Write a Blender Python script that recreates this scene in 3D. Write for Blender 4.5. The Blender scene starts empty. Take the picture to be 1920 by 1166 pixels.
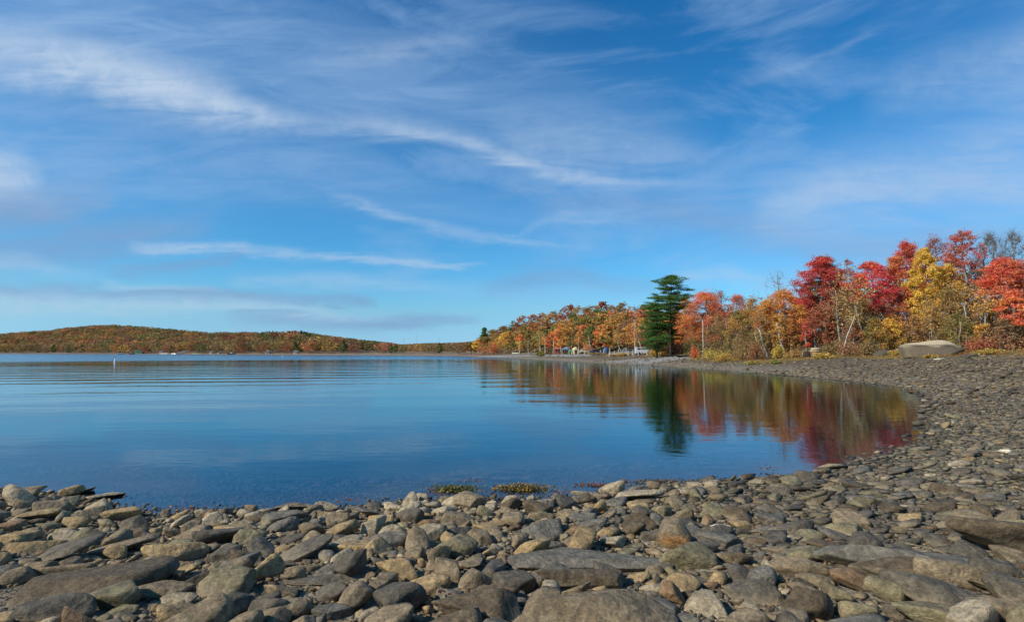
import bpy, bmesh, math, random
import numpy as np
from mathutils import Vector, Matrix
R = math.radians
sc = bpy.context.scene
COL = sc.collection

# ------------------------------------------------------------------ camera
CAMH = 2.4; F = 1066.7; HOR = 659.5
PITCH = math.atan((HOR - 583.0) / F)
cam = bpy.data.cameras.new("camera"); camo = bpy.data.objects.new("camera", cam); COL.objects.link(camo)
cam.lens = 20; cam.sensor_width = 36; cam.clip_start = 0.05; cam.clip_end = 20000
camo.location = (0, 0, CAMH); camo.rotation_euler = (math.pi / 2 + PITCH, 0, 0)
sc.camera = camo
CP, SP = math.cos(PITCH), math.sin(PITCH)
def pdir(px, py):
    xc = (px - 960) / F; yc = (583 - py) / F
    return (xc, CP - yc * SP, SP + yc * CP)
def uv(px, py):
    d = pdir(px, py); return d[0] / d[1], d[2] / d[1]

# ------------------------------------------------------------------ light
SUN_AZ, SUN_EL = -118.0, 37.0
sc.view_settings.view_transform = 'Standard'; sc.view_settings.look = 'None'
sc.view_settings.exposure = 0.0; sc.view_settings.gamma = 1.0; sc.view_settings.use_curve_mapping = False
sun = bpy.data.lights.new("sun", 'SUN'); suno = bpy.data.objects.new("sun", sun); COL.objects.link(suno)
sun.energy = 4.6; sun.angle = R(0.6); sun.color = (1.0, 0.93, 0.82)
sd = Vector((math.sin(R(SUN_AZ)) * math.cos(R(SUN_EL)), math.cos(R(SUN_AZ)) * math.cos(R(SUN_EL)), math.sin(R(SUN_EL))))
suno.rotation_euler = sd.to_track_quat('Z', 'Y').to_euler()

world = bpy.data.worlds.new("World"); sc.world = world; world.use_nodes = True
world.cycles.sampling_method = 'MANUAL'; world.cycles.sample_map_resolution = 256
class NT:
    def __init__(s, nt): s.t = nt
    def n(s, typ, **kw):
        x = s.t.nodes.new(typ)
        for k, v in kw.items(): setattr(x, k, v)
        return x
    def put(s, sock, v):
        if isinstance(v, bpy.types.NodeSocket): s.t.links.new(v, sock)
        elif v is not None: sock.default_value = v
    def m(s, op, a, b=None, c=None, clamp=False):
        x = s.n('ShaderNodeMath', operation=op, use_clamp=clamp)
        s.put(x.inputs[0], a); s.put(x.inputs[1], b)
        if c is not None: s.put(x.inputs[2], c)
        return x.outputs[0]
    def ss(s, v, a, b, c=0.0, d=1.0, mode='SMOOTHSTEP'):
        x = s.n('ShaderNodeMapRange', interpolation_type=mode)
        for i, q in enumerate((v, a, b, c, d)): s.put(x.inputs[i], q)
        return x.outputs[0]
    def mix(s, f, a, b, typ='MIX'):
        x = s.n('ShaderNodeMix', data_type='RGBA', blend_type=typ)
        s.put(x.inputs[0], f)
        for i, q in ((6, a), (7, b)):
            if isinstance(q, tuple) and len(q) == 3: q = q + (1,)
            s.put(x.inputs[i], q)
        return x.outputs[2]
    def noise(s, vec, scale, detail=4, rough=.55, dist=0.0, typ='FBM', dim='3D'):
        x = s.n('ShaderNodeTexNoise', noise_dimensions=dim)
        s.put(x.inputs['Vector'], vec); s.put(x.inputs['Scale'], scale); s.put(x.inputs['Detail'], detail)
        s.put(x.inputs['Roughness'], rough); s.put(x.inputs['Distortion'], dist)
        return x.outputs['Fac']
    def voro(s, vec, scale, feature='F1', rand=1.0):
        x = s.n('ShaderNodeTexVoronoi', feature=feature)
        s.put(x.inputs['Vector'], vec); s.put(x.inputs['Scale'], scale)
        if 'Randomness' in x.inputs: x.inputs['Randomness'].default_value = rand
        return x
    def mapv(s, vec, sc_=(1, 1, 1), rot=(0, 0, 0), loc=(0, 0, 0)):
        x = s.n('ShaderNodeMapping'); s.put(x.inputs[0], vec)
        x.inputs['Location'].default_value = loc; x.inputs['Rotation'].default_value = rot; x.inputs['Scale'].default_value = sc_
        return x.outputs[0]
    def xyz(s, x, y, z):
        c = s.n('ShaderNodeCombineXYZ')
        for i, q in enumerate((x, y, z)): s.put(c.inputs[i], q)
        return c.outputs[0]
    def sep(s, v):
        c = s.n('ShaderNodeSeparateXYZ'); s.put(c.inputs[0], v); return c.outputs
    def ramp(s, f, stops):
        x = s.n('ShaderNodeValToRGB'); s.put(x.inputs[0], f); e = x.color_ramp.elements
        while len(e) < len(stops): e.new(0.5)
        for i, (p, c) in enumerate(stops): e[i].position = p; e[i].color = tuple(c) + (1,)
        return x.outputs[0]
    def fcurve(s, f, pts):
        x = s.n('ShaderNodeFloatCurve'); s.put(x.inputs['Value'], f)
        cv = x.mapping.curves[0]
        while len(cv.points) < len(pts): cv.points.new(.5, .5)
        for p, q in zip(cv.points, pts): p.location = q; p.handle_type = 'AUTO_CLAMPED'
        x.mapping.update(); return x.outputs[0]

def build_world():
    T = NT(world.node_tree); nt = world.node_tree; bg = nt.nodes['Background']; bg.inputs[1].default_value = .1
    tc = T.n('ShaderNodeTexCoord'); X, Y, Z = T.sep(tc.outputs['Generated'])
    zc = T.m('MAXIMUM', Z, 0.07)
    sky = T.n('ShaderNodeTexSky', sky_type='NISHITA', sun_disc=False, sun_elevation=R(SUN_EL), sun_rotation=R(SUN_AZ % 360))
    T.put(sky.inputs[0], T.xyz(X, Y, zc))
    k = T.ramp(T.m('MAXIMUM', Z, 0), [(0, (.40, .61, .86)), (.09, (.25, .56, .80)), (.19, (.15, .51, .76)), (.36, (.10, .47, .73)), (.62, (.06, .41, .71))])
    skc = T.mix(1.0, sky.outputs[0], (6.5, 6.5, 6.5), 'DARKEN')
    base = T.mix(1.0, skc, T.mix(1.0, k, (2, 2, 2), 'MULTIPLY'), 'MULTIPLY')   # deeper, cleaner autumn blue
    for nn in world.node_tree.nodes:
        if nn.type == 'MIX': nn.clamp_result = False
    yy = T.m('MAXIMUM', Y, .12)
    u = T.m('DIVIDE', X, yy); v = T.m('DIVIDE', T.m('MAXIMUM', Z, 0), yy)
    P = T.xyz(u, v, 0)
    # fibres run down to the right; fine wisps and slow swells bend every streak
    fib = T.noise(T.mapv(P, (1.6, 9, 1), (0, 0, R(17))), 3.0, 7, .62, .6)
    fib2 = T.noise(T.mapv(P, (1.2, 5, 1), (0, 0, R(-22)), (3, 1, 0)), 4.0, 6, .6, .8)
    sw1 = T.noise(T.mapv(P, (1, 2.4, 1)), 3.2, 5, .6); sw2 = T.noise(T.mapv(P, (1, 2.4, 1), loc=(7, 3, 0)), 3.2, 5, .6)
    billow = T.noise(P, 22, 5, .6, .6)
    uw = T.m('ADD', u, T.m('MULTIPLY', T.m('SUBTRACT', sw1, .5), .10))
    vw = T.m('ADD', v, T.m('ADD', T.m('MULTIPLY', T.m('SUBTRACT', sw2, .5), .045), T.m('MULTIPLY', T.m('SUBTRACT', fib, .5), .045)))
    uf = T.m('DIVIDE', T.m('ADD', uw, 1.2), 2.4)
    VS = .8
    def streak(pts, soft=2.0):   # pts: (px, py, half width px, strength)
        cs = []
        for (px, py, w, st) in pts:
            a, c = uv(px, py); cs.append(((a + 1.2) / 2.4, c / VS, w / F / .12, st))
        vc = T.m('MULTIPLY', T.fcurve(uf, [(q[0], q[1]) for q in cs]), VS)
        wd = T.m('MULTIPLY', T.fcurve(uf, [(q[0], q[2]) for q in cs]), .12)
        st = T.fcurve(uf, [(q[0], q[3]) for q in cs])
        d = T.m('DIVIDE', T.m('ABSOLUTE', T.m('SUBTRACT', vw, vc)), T.m('MAXIMUM', wd, .003))
        return T.m('MULTIPLY', T.m('EXPONENT', T.m('MULTIPLY', T.m('POWER', d, soft), -1.0)), st)
    white = [
        ([(-100, 85, 62, .75), (0, 102, 60, .8), (150, 130, 60, .88), (300, 160, 54, .88), (430, 195, 38, .8), (520, 222, 24, .6), (620, 240, 20, .35), (640, 240, 15, 0)], 2.2),
        ([(500, 215, 20, 0), (600, 235, 20, .45), (720, 243, 22, .5), (850, 265, 18, .6), (960, 295, 18, .65), (1070, 325, 18, .55), (1160, 342, 14, .45), (1280, 345, 14, .2), (1400, 345, 12, 0)], 2.0),
        ([(900, 260, 60, 0), (1050, 280, 60, .3), (1250, 290, 50, .25), (1400, 330, 30, 0)], 2.0),
        ([(620, 372, 10, 0), (690, 388, 9, .35), (800, 425, 12, .35), (940, 448, 8, .35), (1050, 462, 6, .15), (1110, 468, 5, 0)], 2.0),
        ([(240, 462, 8, 0), (290, 462, 8, .45), (420, 460, 10, .6), (500, 476, 11, .45), (640, 486, 8, .55), (780, 494, 6, .5), (880, 498, 4, .25), (920, 499, 4, 0)], 2.0),
        ([(420, 530, 10, 0), (500, 528, 12, .28), (650, 530, 14, .3), (850, 537, 14, .12), (960, 545, 12, 0)], 2.0),
        ([(-100, 320, 55, .85), (0, 328, 46, .75), (50, 335, 34, .5), (90, 345, 20, 0)], 2.0),
        ([(-50, 495, 20, .3), (30, 492, 16, .35), (120, 510, 14, .15), (200, 520, 12, 0)], 2.0),
        ([(180, 525, 10, .1), (250, 534, 9, .35), (360, 545, 9, .3), (450, 555, 9, 0)], 2.0),
        ([(560, 110, 30, 0), (680, 105, 24, .22), (800, 85, 18, .3), (880, 80, 14, 0)], 2.0),
        ([(1360, 150, 18, 0), (1440, 142, 12, .13), (1540, 112, 9, .15), (1640, 60, 9, .09), (1720, 40, 8, 0)], 2.0),
        ([(960, 465, 12, 0), (1060, 408, 14, .22), (1160, 412, 10, .12), (1220, 415, 10, 0)], 2.0),
        ([(1240, 530, 10, 0), (1340, 515, 14, .35), (1420, 530, 14, .25), (1500, 540, 10, 0)], 2.0),
        ([(-100, 565, 26, .42), (100, 568, 24, .5), (300, 574, 20, .5), (520, 580, 16, .42), (700, 590, 9, .15), (800, 590, 6, 0)], 2.0),
        ([(1400, 400, 45, 0), (1500, 370, 50, .35), (1620, 345, 50, .42), (1760, 340, 50, .3), (1950, 340, 60, .25)], 2.0),
        ([(1600, 190, 40, 0), (1700, 160, 50, .25), (1850, 120, 60, .28), (2000, 80, 60, .25)], 2.0),
    ]
    veil = [
        ([(-100, 40, 150, .6), (150, 60, 150, .56), (400, 90, 150, .5), (700, 160, 130, .45), (900, 190, 120, .38), (1100, 240, 100, .3), (1400, 280, 80, 0)], 2.0),
        ([(-100, 250, 110, .45), (250, 290, 110, .42), (600, 310, 90, .38), (800, 370, 70, .28), (1050, 420, 50, .15), (1200, 430, 40, 0)], 2.0),
        ([(1300, 450, 50, 0), (1500, 400, 100, .5), (1700, 370, 130, .6), (1950, 280, 220, .65)], 2.0),
    ]
    grey = [
        ([(-100, 390, 66, .9), (60, 390, 56, .85), (180, 385, 44, .6), (230, 375, 30, 0)], 2.0),
        ([(-100, 480, 40, .5), (120, 455, 42, .65), (320, 430, 28, .5), (420, 418, 18, 0)], 2.0),
        ([(180, 500, 14, 0), (280, 500, 14, .5), (400, 490, 13, .45), (470, 470, 10, 0)], 2.0),
        ([(-100, 540, 20, .55), (150, 545, 16, .55), (350, 553, 12, .75), (520, 562, 12, .7), (680, 566, 10, .6), (720, 570, 6, 0)], 2.0),
        ([(420, 595, 9, 0), (500, 597, 10, .55), (650, 600, 12, .65), (820, 602, 10, .6), (900, 606, 8, 0)], 2.0),
        ([(880, 545, 10, 0), (950, 535, 20, .4), (1050, 515, 24, .45), (1160, 530, 18, .35), (1300, 545, 16, 0)], 2.0),
        ([(950, 385, 16, 0), (1100, 385, 26, .4), (1250, 400, 36, .5), (1420, 430, 46, .55), (1600, 470, 44, .5), (1950, 470, 50, .45)], 2.0),
        ([(900, 360, 10, 0), (980, 352, 12, .25), (1080, 368, 12, .2), (1160, 385, 10, 0)], 2.0),
    ]
    def total(lst):
        acc = None
        for pts, soft in lst:
            s_ = streak(pts, soft); acc = s_ if acc is None else T.m('MAXIMUM', T.m('MULTIPLY_ADD', acc, .5, T.m('MULTIPLY', s_, .5)), T.m('MAXIMUM', acc, s_))
        return acc
    front = T.ss(Y, .1, .25)
    fm = T.ss(fib, .28, .68, .62, 1.1); fm2 = T.ss(fib2, .3, .7, .75, 1.2); bl = T.ss(billow, .35, .62, .8, 1.06)
    W = T.m('MULTIPLY', T.m('MULTIPLY', T.m('MULTIPLY', total(white), fm), bl), front)
    V = T.m('MULTIPLY', T.m('MULTIPLY', T.m('MULTIPLY', total(veil), fm), fm2), front)
    G = T.m('MULTIPLY', T.m('MULTIPLY', total(grey), fm2), front)
    # thin cirrus everywhere, so the sky to the sides and behind is not empty either
    dn = T.noise(T.mapv(tc.outputs['Generated'], (1.5, 3, 6)), 1.6, 7, .6, .5)
    gen = T.m('MULTIPLY', T.ss(dn, .44, .72, 0, .42), T.ss(Z, 0.02, .15))
    V = T.m('MAXIMUM', V, gen)
    c = T.mix(T.m('MINIMUM', G, .85), base, (2.15, 3.6, 6.0))
    c = T.mix(T.m('MINIMUM', V, .9), c, (3.4, 5.2, 7.9))
    c = T.mix(T.m('MINIMUM', W, .97), c, (5.0, 6.3, 8.0))
    T.put(bg.inputs[0], c)
build_world()

# ------------------------------------------------------------------ helpers
def lin(c):
    return tuple(((x / 255) / 12.92 if x <= 10 else (((x / 255) + .055) / 1.055) ** 2.4) for x in c)
def mesh(name, V, faces, col=None, mat=None, parent=None, smooth=False, loc=None, link=True):
    """faces: list of (k, n) int arrays of equal-length faces"""
    V = np.asarray(V, np.float32).reshape(-1, 3)
    me = bpy.data.meshes.new(name)
    me.vertices.add(len(V)); me.vertices.foreach_set('co', V.ravel())
    fl = [np.asarray(f, np.int32) for f in faces if len(f)]
    nl = sum(f.size for f in fl); nf = sum(len(f) for f in fl)
    me.loops.add(nl); me.polygons.add(nf)
    me.loops.foreach_set('vertex_index', np.concatenate([f.ravel() for f in fl]))
    tot = np.concatenate([np.full(len(f), f.shape[1], np.int32) for f in fl])
    st = np.concatenate([[0], np.cumsum(tot)[:-1]]).astype(np.int32)
    me.polygons.foreach_set('loop_start', st); me.polygons.foreach_set('loop_total', tot)
    me.polygons.foreach_set('use_smooth', np.full(nf, smooth, bool))
    if col is not None:
        a = me.color_attributes.new('Col', 'FLOAT_COLOR', 'POINT')
        cc = np.ones((len(V), 4), np.float32); cc[:, :np.shape(col)[1]] = col
        a.data.foreach_set('color', cc.ravel())
    me.update(calc_edges=True)
    if mat: me.materials.append(mat)
    o = bpy.data.objects.new(name, me)
    if loc is not None: o.location = loc
    if link: COL.objects.link(o)
    if parent: o.parent = parent
    return o
def tag(o, label=None, cat=None, group=None, kind=None):
    if label: o['label'] = label
    if cat: o['category'] = cat
    if group: o['group'] = group
    if kind: o['kind'] = kind
    return o
def empty(name, loc, rz=0):
    o = bpy.data.objects.new(name, None); COL.objects.link(o); o.location = loc; o.rotation_euler.z = rz
    o.empty_display_size = .3
    return o
class MB:
    """collects tubes, boxes and loose faces, builds one mesh"""
    def __init__(s): s.V = []; s.q = []; s.t = []; s.c = []; s.n = 0
    def add(s, V, q=None, t=None, col=(.5, .5, .5)):
        V = np.asarray(V, float).reshape(-1, 3)
        if q is not None and len(q): s.q.append(np.asarray(q, int).reshape(-1, 4) + s.n)
        if t is not None and len(t): s.t.append(np.asarray(t, int).reshape(-1, 3) + s.n)
        s.V.append(V); c = np.asarray(col, float)
        s.c.append(np.tile(c, (len(V), 1)) if c.ndim == 1 else c); s.n += len(V)
    def box(s, c, d, col=(.5, .5, .5), rz=0, rx=0, ry=0, taper=1.0):
        h = np.array([[x, y, z] for z in (-.5, .5) for x, y in ((-.5, -.5), (.5, -.5), (.5, .5), (-.5, .5))]) * np.array(d)
        h[4:, :2] *= taper
        M = np.array(Matrix.Rotation(rz, 3, 'Z') @ Matrix.Rotation(ry, 3, 'Y') @ Matrix.Rotation(rx, 3, 'X'))
        s.add(h @ M.T + np.array(c), [[0, 3, 2, 1], [4, 5, 6, 7], [0, 1, 5, 4], [1, 2, 6, 5], [2, 3, 7, 6], [3, 0, 4, 7]], col=col)
    def tube(s, P, r, k=5, col=(.5, .5, .5), cap=True):
        P = np.asarray(P, float); n = len(P); r = np.broadcast_to(np.asarray(r, float), (n,))
        T = np.gradient(P, axis=0); T /= np.linalg.norm(T, axis=1)[:, None] + 1e-9
        a = np.array([0, 0, 1.]) if abs(T[0][2]) < .9 else np.array([1., 0, 0])
        U = np.cross(T, a); U /= np.linalg.norm(U, axis=1)[:, None] + 1e-9; W = np.cross(T, U)
        th = np.arange(k) * 2 * math.pi / k
        V = P[:, None] + r[:, None, None] * (np.cos(th)[None, :, None] * U[:, None] + np.sin(th)[None, :, None] * W[:, None])
        i = np.arange(n - 1)[:, None] * k; j = np.arange(k)[None]; j2 = (j + 1) % k
        q = np.stack([i + j, i + j2, i + k + j2, i + k + j], -1).reshape(-1, 4)
        t = None
        V = V.reshape(-1, 3)
        if cap:
            V = np.vstack([V, P[0:1], P[-1:]])
            jj = np.arange(k); t = np.vstack([np.stack([np.full(k, n * k), (jj + 1) % k, jj], -1), np.stack([np.full(k, n * k + 1), (n - 1) * k + jj, (n - 1) * k + (jj + 1) % k], -1)])
        c = np.asarray(col, float)
        if c.ndim == 2 and len(c) == n: c = np.vstack([np.repeat(c, k, 0)] + ([c[:1], c[-1:]] if cap else []))
        s.add(V, q, t, c)
    def build(s, name, mat, parent=None, smooth=False, loc=None):
        f = []
        if s.q: f.append(np.vstack(s.q))
        if s.t: f.append(np.vstack(s.t))
        return mesh(name, np.vstack(s.V), f, np.vstack(s.c), mat, parent, smooth, loc)

def sinfbm(P, seed, octs=4, f0=1.0, gain=.55):
    """cheap smooth 3-D noise, sum of rotated sine products"""
    rr = np.random.default_rng(seed); out = np.zeros(len(P)); a = 1.0; f = f0
    for _ in range(octs):
        for _ in range(2):
            M = rr.normal(size=(3, 3)); M /= np.linalg.norm(M, axis=1)[:, None]
            q = P @ M.T * f + rr.uniform(0, 6.28, 3)
            out += a * .5 * np.sin(q[:, 0] + 1.3 * np.sin(q[:, 1])) * np.cos(q[:, 2])
        a *= gain; f *= 2.03
    return out

# ------------------------------------------------------------------ materials
def mat(name):
    m = bpy.data.materials.new(name); m.use_nodes = True
    m.node_tree.nodes.clear(); T = NT(m.node_tree)
    T.out = T.n('ShaderNodeOutputMaterial'); return m, T
def bsdf(T, col, rough=.8, spec=.3, normal=None, metal=0):
    b = T.n('ShaderNodeBsdfPrincipled')
    if isinstance(col, tuple) and len(col) == 3: col = col + (1,)
    T.put(b.inputs['Base Color'], col); T.put(b.inputs['Roughness'], rough); T.put(b.inputs['Specular IOR Level'], spec)
    T.put(b.inputs['Metallic'], metal)
    if normal is not None: T.put(b.inputs['Normal'], normal)
    return b
def bump(T, h, strength=.5, dist=.02):
    b = T.n('ShaderNodeBump'); T.put(b.inputs['Height'], h); T.put(b.inputs['Strength'], strength); T.put(b.inputs['Distance'], dist)
    return b.outputs[0]
def vcol(T):
    a = T.n('ShaderNodeAttribute', attribute_name='Col'); return a.outputs['Color'], a.outputs['Alpha']

def m_leaf():
    m, T = mat('leaf'); c, _ = vcol(T)
    b = bsdf(T, c, .65, .15); t = T.n('ShaderNodeBsdfTranslucent'); T.put(t.inputs[0], T.mix(1.0, c, (1.0, .95, .8), 'MULTIPLY'))
    x = T.n('ShaderNodeMixShader'); x.inputs[0].default_value = .36
    T.put(x.inputs[1], b.outputs[0]); T.put(x.inputs[2], t.outputs[0]); T.put(T.out.inputs[0], x.outputs[0]); return m
def m_bark():
    m, T = mat('bark'); c, _ = vcol(T); g = T.n('ShaderNodeTexCoord').outputs['Object']
    n = T.noise(T.mapv(g, (1, 1, .25)), 7, 5, .65); n2 = T.noise(T.mapv(g, (.5, .5, 2.5)), 2.5, 3, .6)
    c2 = T.mix(T.ss(n, .35, .65, .6, 0), c, (.05, .04, .032)); c2 = T.mix(T.ss(n2, .6, .72, 0, .6), c2, (.06, .05, .04))
    T.put(T.out.inputs[0], bsdf(T, c2, .9, .1, bump(T, n, .6, .03)).outputs[0]); return m
def m_paint(name='painted', rough=.5):
    m, T = mat(name); c, _ = vcol(T); g = T.n('ShaderNodeTexCoord').outputs['Object']
    n = T.noise(g, 3, 5, .6)
    T.put(T.out.inputs[0], bsdf(T, T.mix(T.ss(n, .4, .75, 0, .35), c, (.12, .1, .08)), rough, .4).outputs[0]); return m
def m_stone(name='stone'):
    m, T = mat(name); c, low_tan = vcol(T); g = T.n('ShaderNodeTexCoord').outputs['Object']
    geo = T.n('ShaderNodeNewGeometry').outputs['Position']
    n1 = T.noise(geo, 9, 8, .68, .4); n2 = T.noise(geo, 42, 6, .7); n3 = T.noise(T.mapv(geo, (1, 1, 3.5), (R(20), R(14), 0)), 26, 4, .6)
    k = T.mix(T.ss(n1, .33, .68), (.55, .53, .50), (1.38, 1.34, 1.28)); col = T.mix(.8, c, k, 'MULTIPLY')
    k2 = T.mix(T.ss(n2, .34, .64), (.62, .61, .60), (1.3, 1.3, 1.28)); col = T.mix(.75, col, k2, 'MULTIPLY')
    k3 = T.mix(T.ss(n3, .35, .65), (.82, .82, .82), (1.14, 1.13, 1.1)); col = T.mix(.8, col, k3, 'MULTIPLY')
    sf = T.m('MULTIPLY', T.ss(T.m('ADD', low_tan, T.m('MULTIPLY', T.m('SUBTRACT', n1, .5), .9)), .35, .75), .8)   # mottled tan tint, stronger low on each stone
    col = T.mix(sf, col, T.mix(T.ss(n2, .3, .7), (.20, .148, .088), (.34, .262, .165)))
    li = T.voro(geo, 55).outputs['Distance']
    col = T.mix(T.m('MULTIPLY', T.ss(li, .0, .16, 1, 0), T.ss(T.noise(geo, 5, 3), .57, .66, 0, .55)), col, (.42, .41, .37))
    Z = T.sep(geo)[2]
    wet = T.ss(T.m('ADD', Z, T.m('MULTIPLY', T.m('SUBTRACT', n1, .5), .10)), .0, .075, 1, 0)
    col = T.mix(T.m('MULTIPLY', wet, .9), col, T.mix(1.0, col, (.30, .26, .22), 'MULTIPLY'))
    ro = T.m('SUBTRACT', T.ss(n2, .3, .7, .72, .92), T.m('MULTIPLY', wet, .45))
    h = T.m('ADD', T.m('MULTIPLY', n1, 1.0), T.m('MULTIPLY', n2, .5))
    ch = T.voro(T.xyz(T.m('ADD', T.sep(geo)[0], T.m('MULTIPLY', n1, .1)), T.sep(geo)[1], T.sep(geo)[2]), 15); h = T.m('ADD', h, T.m('MULTIPLY', ch.outputs['Distance'], .9))
    nb = bump(T, T.m('ADD', h, T.m('MULTIPLY', n3, .5)), .9, .022)
    T.put(T.out.inputs[0], bsdf(T, col, ro, .3, nb).outputs[0]); return m
def m_ground():
    m, T = mat('shore_ground'); geo = T.n('ShaderNodeNewGeometry').outputs['Position']; X, Y, Z = T.sep(geo)
    sd = T.n('ShaderNodeAttribute', attribute_name='shore').outputs['Fac']
    v = T.voro(geo, 14); v2 = T.voro(geo, 38); v3 = T.voro(geo, 2.6); n1 = T.noise(geo, 1.4, 6, .6); n2 = T.noise(geo, .25, 5, .6); n3 = T.noise(geo, 30, 4, .6)
    peb = T.mix(.9, T.ramp(T.sep(v.outputs['Color'])[0], [(0, (.10, .082, .06)), (.35, (.17, .14, .10)), (.7, (.23, .19, .13)), (1, (.32, .27, .2))]), T.mix(T.ss(n3, .3, .7), (.7, .7, .7), (1.2, 1.2, 1.2)), 'MULTIPLY')
    big = T.ramp(T.sep(v3.outputs['Color'])[1], [(0, (.07, .065, .055)), (.4, (.13, .118, .095)), (.75, (.19, .17, .13)), (1, (.29, .27, .23))])
    peb = T.mix(.45, peb, big)
    mud = T.mix(T.ss(n1, .35, .65), (.10, .075, .05), (.19, .145, .10))
    peb = T.mix(T.ss(n1, .42, .62, .0, .6), peb, mud)
    # strand bands: pale at the water, dark lichen-stained higher up, leaf litter and dry grass above
    sdn = T.m('ADD', sd, T.m('MULTIPLY', T.m('SUBTRACT', n2, .5), 9))
    far = T.ss(Y, 24, 40)
    band = T.m('MULTIPLY', T.m('MULTIPLY', T.ss(sdn, 4, 9), T.ss(sdn, 21, 15)), far)
    c = T.mix(T.m('MULTIPLY', band, .75), peb, T.mix(T.ss(n1, .3, .7), (.10, .074, .05), (.23, .175, .12)))
    pale = T.m('MULTIPLY', T.ss(sdn, 7, 2.5), T.m('MULTIPLY', far, .55))
    c = T.mix(pale, c, (.30, .245, .185))
    lit = T.m('MULTIPLY', T.ss(sdn, 16, 22), T.ss(Y, 30, 45))
    gr = T.mix(T.ss(T.noise(geo, .5, 5, .65), .42, .58), (.26, .165, .085), (.17, .155, .045)); gr = T.mix(T.ss(T.noise(geo, 1.7, 5, .7), .45, .65), gr, (.28, .12, .05))
    c = T.mix(lit, c, gr)
    c = T.mix(T.ss(Y, 260, 330), c, T.mix(T.ss(n2, .3, .7), (.22, .165, .12), (.29, .22, .16)))
    c = T.mix(T.ss(T.m('ADD', Z, 0), .0, .05, .55, 0), c, T.mix(1.0, c, (.40, .36, .33), 'MULTIPLY'))
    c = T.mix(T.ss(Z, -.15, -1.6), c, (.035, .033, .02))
    h = T.m('ADD', T.m('MULTIPLY', v.outputs['Distance'], -1.0), T.m('MULTIPLY', v2.outputs['Distance'], -.4))
    hb = T.m('ADD', h, T.m('MULTIPLY', v3.outputs['Distance'], -2.2))
    b = bsdf(T, c, .95, 0.0, bump(T, hb, .9, .05)); T.put(T.out.inputs[0], b.outputs[0]); return m
def m_water():
    m, T = mat('lake_water'); geo = T.n('ShaderNodeNewGeometry').outputs['Position']; X, Y, Z = T.sep(geo)
    dist = T.m('SQRT', T.m('ADD', T.m('POWER', X, 2), T.m('POWER', Y, 2)))
    P = T.xyz(X, Y, 0)
    a = T.noise(T.mapv(P, (.35, 1.0, 1), (0, 0, R(6))), .9, 3, .5)          # metre-long ripples
    b = T.noise(T.mapv(P, (.5, 1.0, 1), (0, 0, R(-9))), 3.4, 3, .55)         # fine ripples
    s = T.noise(T.mapv(P, (.22, 1.0, 1), (0, 0, R(10))), .16, 2, .5, .4)     # low swell
    w = T.n('ShaderNodeTexWave', wave_type='BANDS', bands_direction='Y'); T.put(w.inputs['Vector'], T.mapv(P, (1, 1, 1), (0, 0, R(-14))))
    w.inputs['Scale'].default_value = .055; w.inputs['Distortion'].default_value = 2.2; w.inputs['Detail'].default_value = 2; w.inputs['Detail Scale'].default_value = .6
    patch = T.noise(T.mapv(P, (.25, 1, 1)), .03, 3, .5)
    calm = T.ss(patch, .38, .62, .55, 1.2)
    rough = T.ss(dist, 172, 200)                                             # breeze line out on the lake
    mid = T.m('MULTIPLY', T.ss(dist, 16, 60), T.ss(X, 12, -12))
    h = T.m('MULTIPLY', T.m('MULTIPLY', a, T.m('ADD', .010, T.m('MULTIPLY', mid, .016))), calm)
    h = T.m('ADD', h, T.m('MULTIPLY', T.m('MULTIPLY', b, .0036), calm))
    h = T.m('ADD', h, T.m('MULTIPLY', s, T.m('ADD', .02, T.m('MULTIPLY', mid, .05))))
    h = T.m('ADD', h, T.m('MULTIPLY', w.outputs['Fac'], T.m('MULTIPLY', T.m('MULTIPLY', mid, .035), T.m('MULTIPLY', T.ss(dist, 150, 90), calm))))
    rn = T.noise(T.mapv(P, (.6, 1, 1)), .8, 3, .6)
    h = T.m('ADD', h, T.m('MULTIPLY', rn, T.m('MULTIPLY', rough, .42)))
    N = T.n('ShaderNodeBump'); T.put(N.inputs['Height'], h); N.inputs['Strength'].default_value = 1; N.inputs['Distance'].default_value = 1.0
    dt = T.n('ShaderNodeVectorMath', operation='DOT_PRODUCT'); T.put(dt.inputs[0], T.n('ShaderNodeNewGeometry').outputs['Incoming']); T.put(dt.inputs[1], N.outputs[0])
    fr = T.m('MULTIPLY_ADD', T.m('POWER', T.m('SUBTRACT', 1.0, T.m('MAXIMUM', dt.outputs['Value'], 0.0)), 5.0), .98, .02)
    gl = T.n('ShaderNodeBsdfGlossy'); T.put(gl.inputs['Roughness'], T.m('ADD', .03, T.m('MULTIPLY', rough, .12))); T.put(gl.inputs['Normal'], N.outputs[0]); gl.inputs[0].default_value = (.76, .93, 1, 1)
    tr = T.n('ShaderNodeBsdfTransparent'); tr.inputs[0].default_value = (.62, .62, .72, 1)
    mx = T.n('ShaderNodeMixShader'); T.put(mx.inputs[0], fr); T.put(mx.inputs[1], tr.outputs[0]); T.put(mx.inputs[2], gl.outputs[0])
    T.put(T.out.inputs[0], mx.outputs[0])
    ab = T.n('ShaderNodeVolumeAbsorption'); ab.inputs[0].default_value = (.25, .42, .58, 1); ab.inputs[1].default_value = .85
    T.put(T.out.inputs[1], ab.outputs[0]); return m
def m_plain(name, c1, c2, scale=2, rough=.9):
    m, T = mat(name); geo = T.n('ShaderNodeNewGeometry').outputs['Position']
    n = T.noise(geo, scale, 6, .65)
    T.put(T.out.inputs[0], bsdf(T, T.mix(T.ss(n, .35, .65), c1, c2), rough, .2, bump(T, n, .5, .03)).outputs[0]); return m
M_LEAF, M_BARK, M_PAINT, M_STONE, M_GROUND, M_WATER = m_leaf(), m_bark(), m_paint(), m_stone(), m_ground(), m_water()
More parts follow.
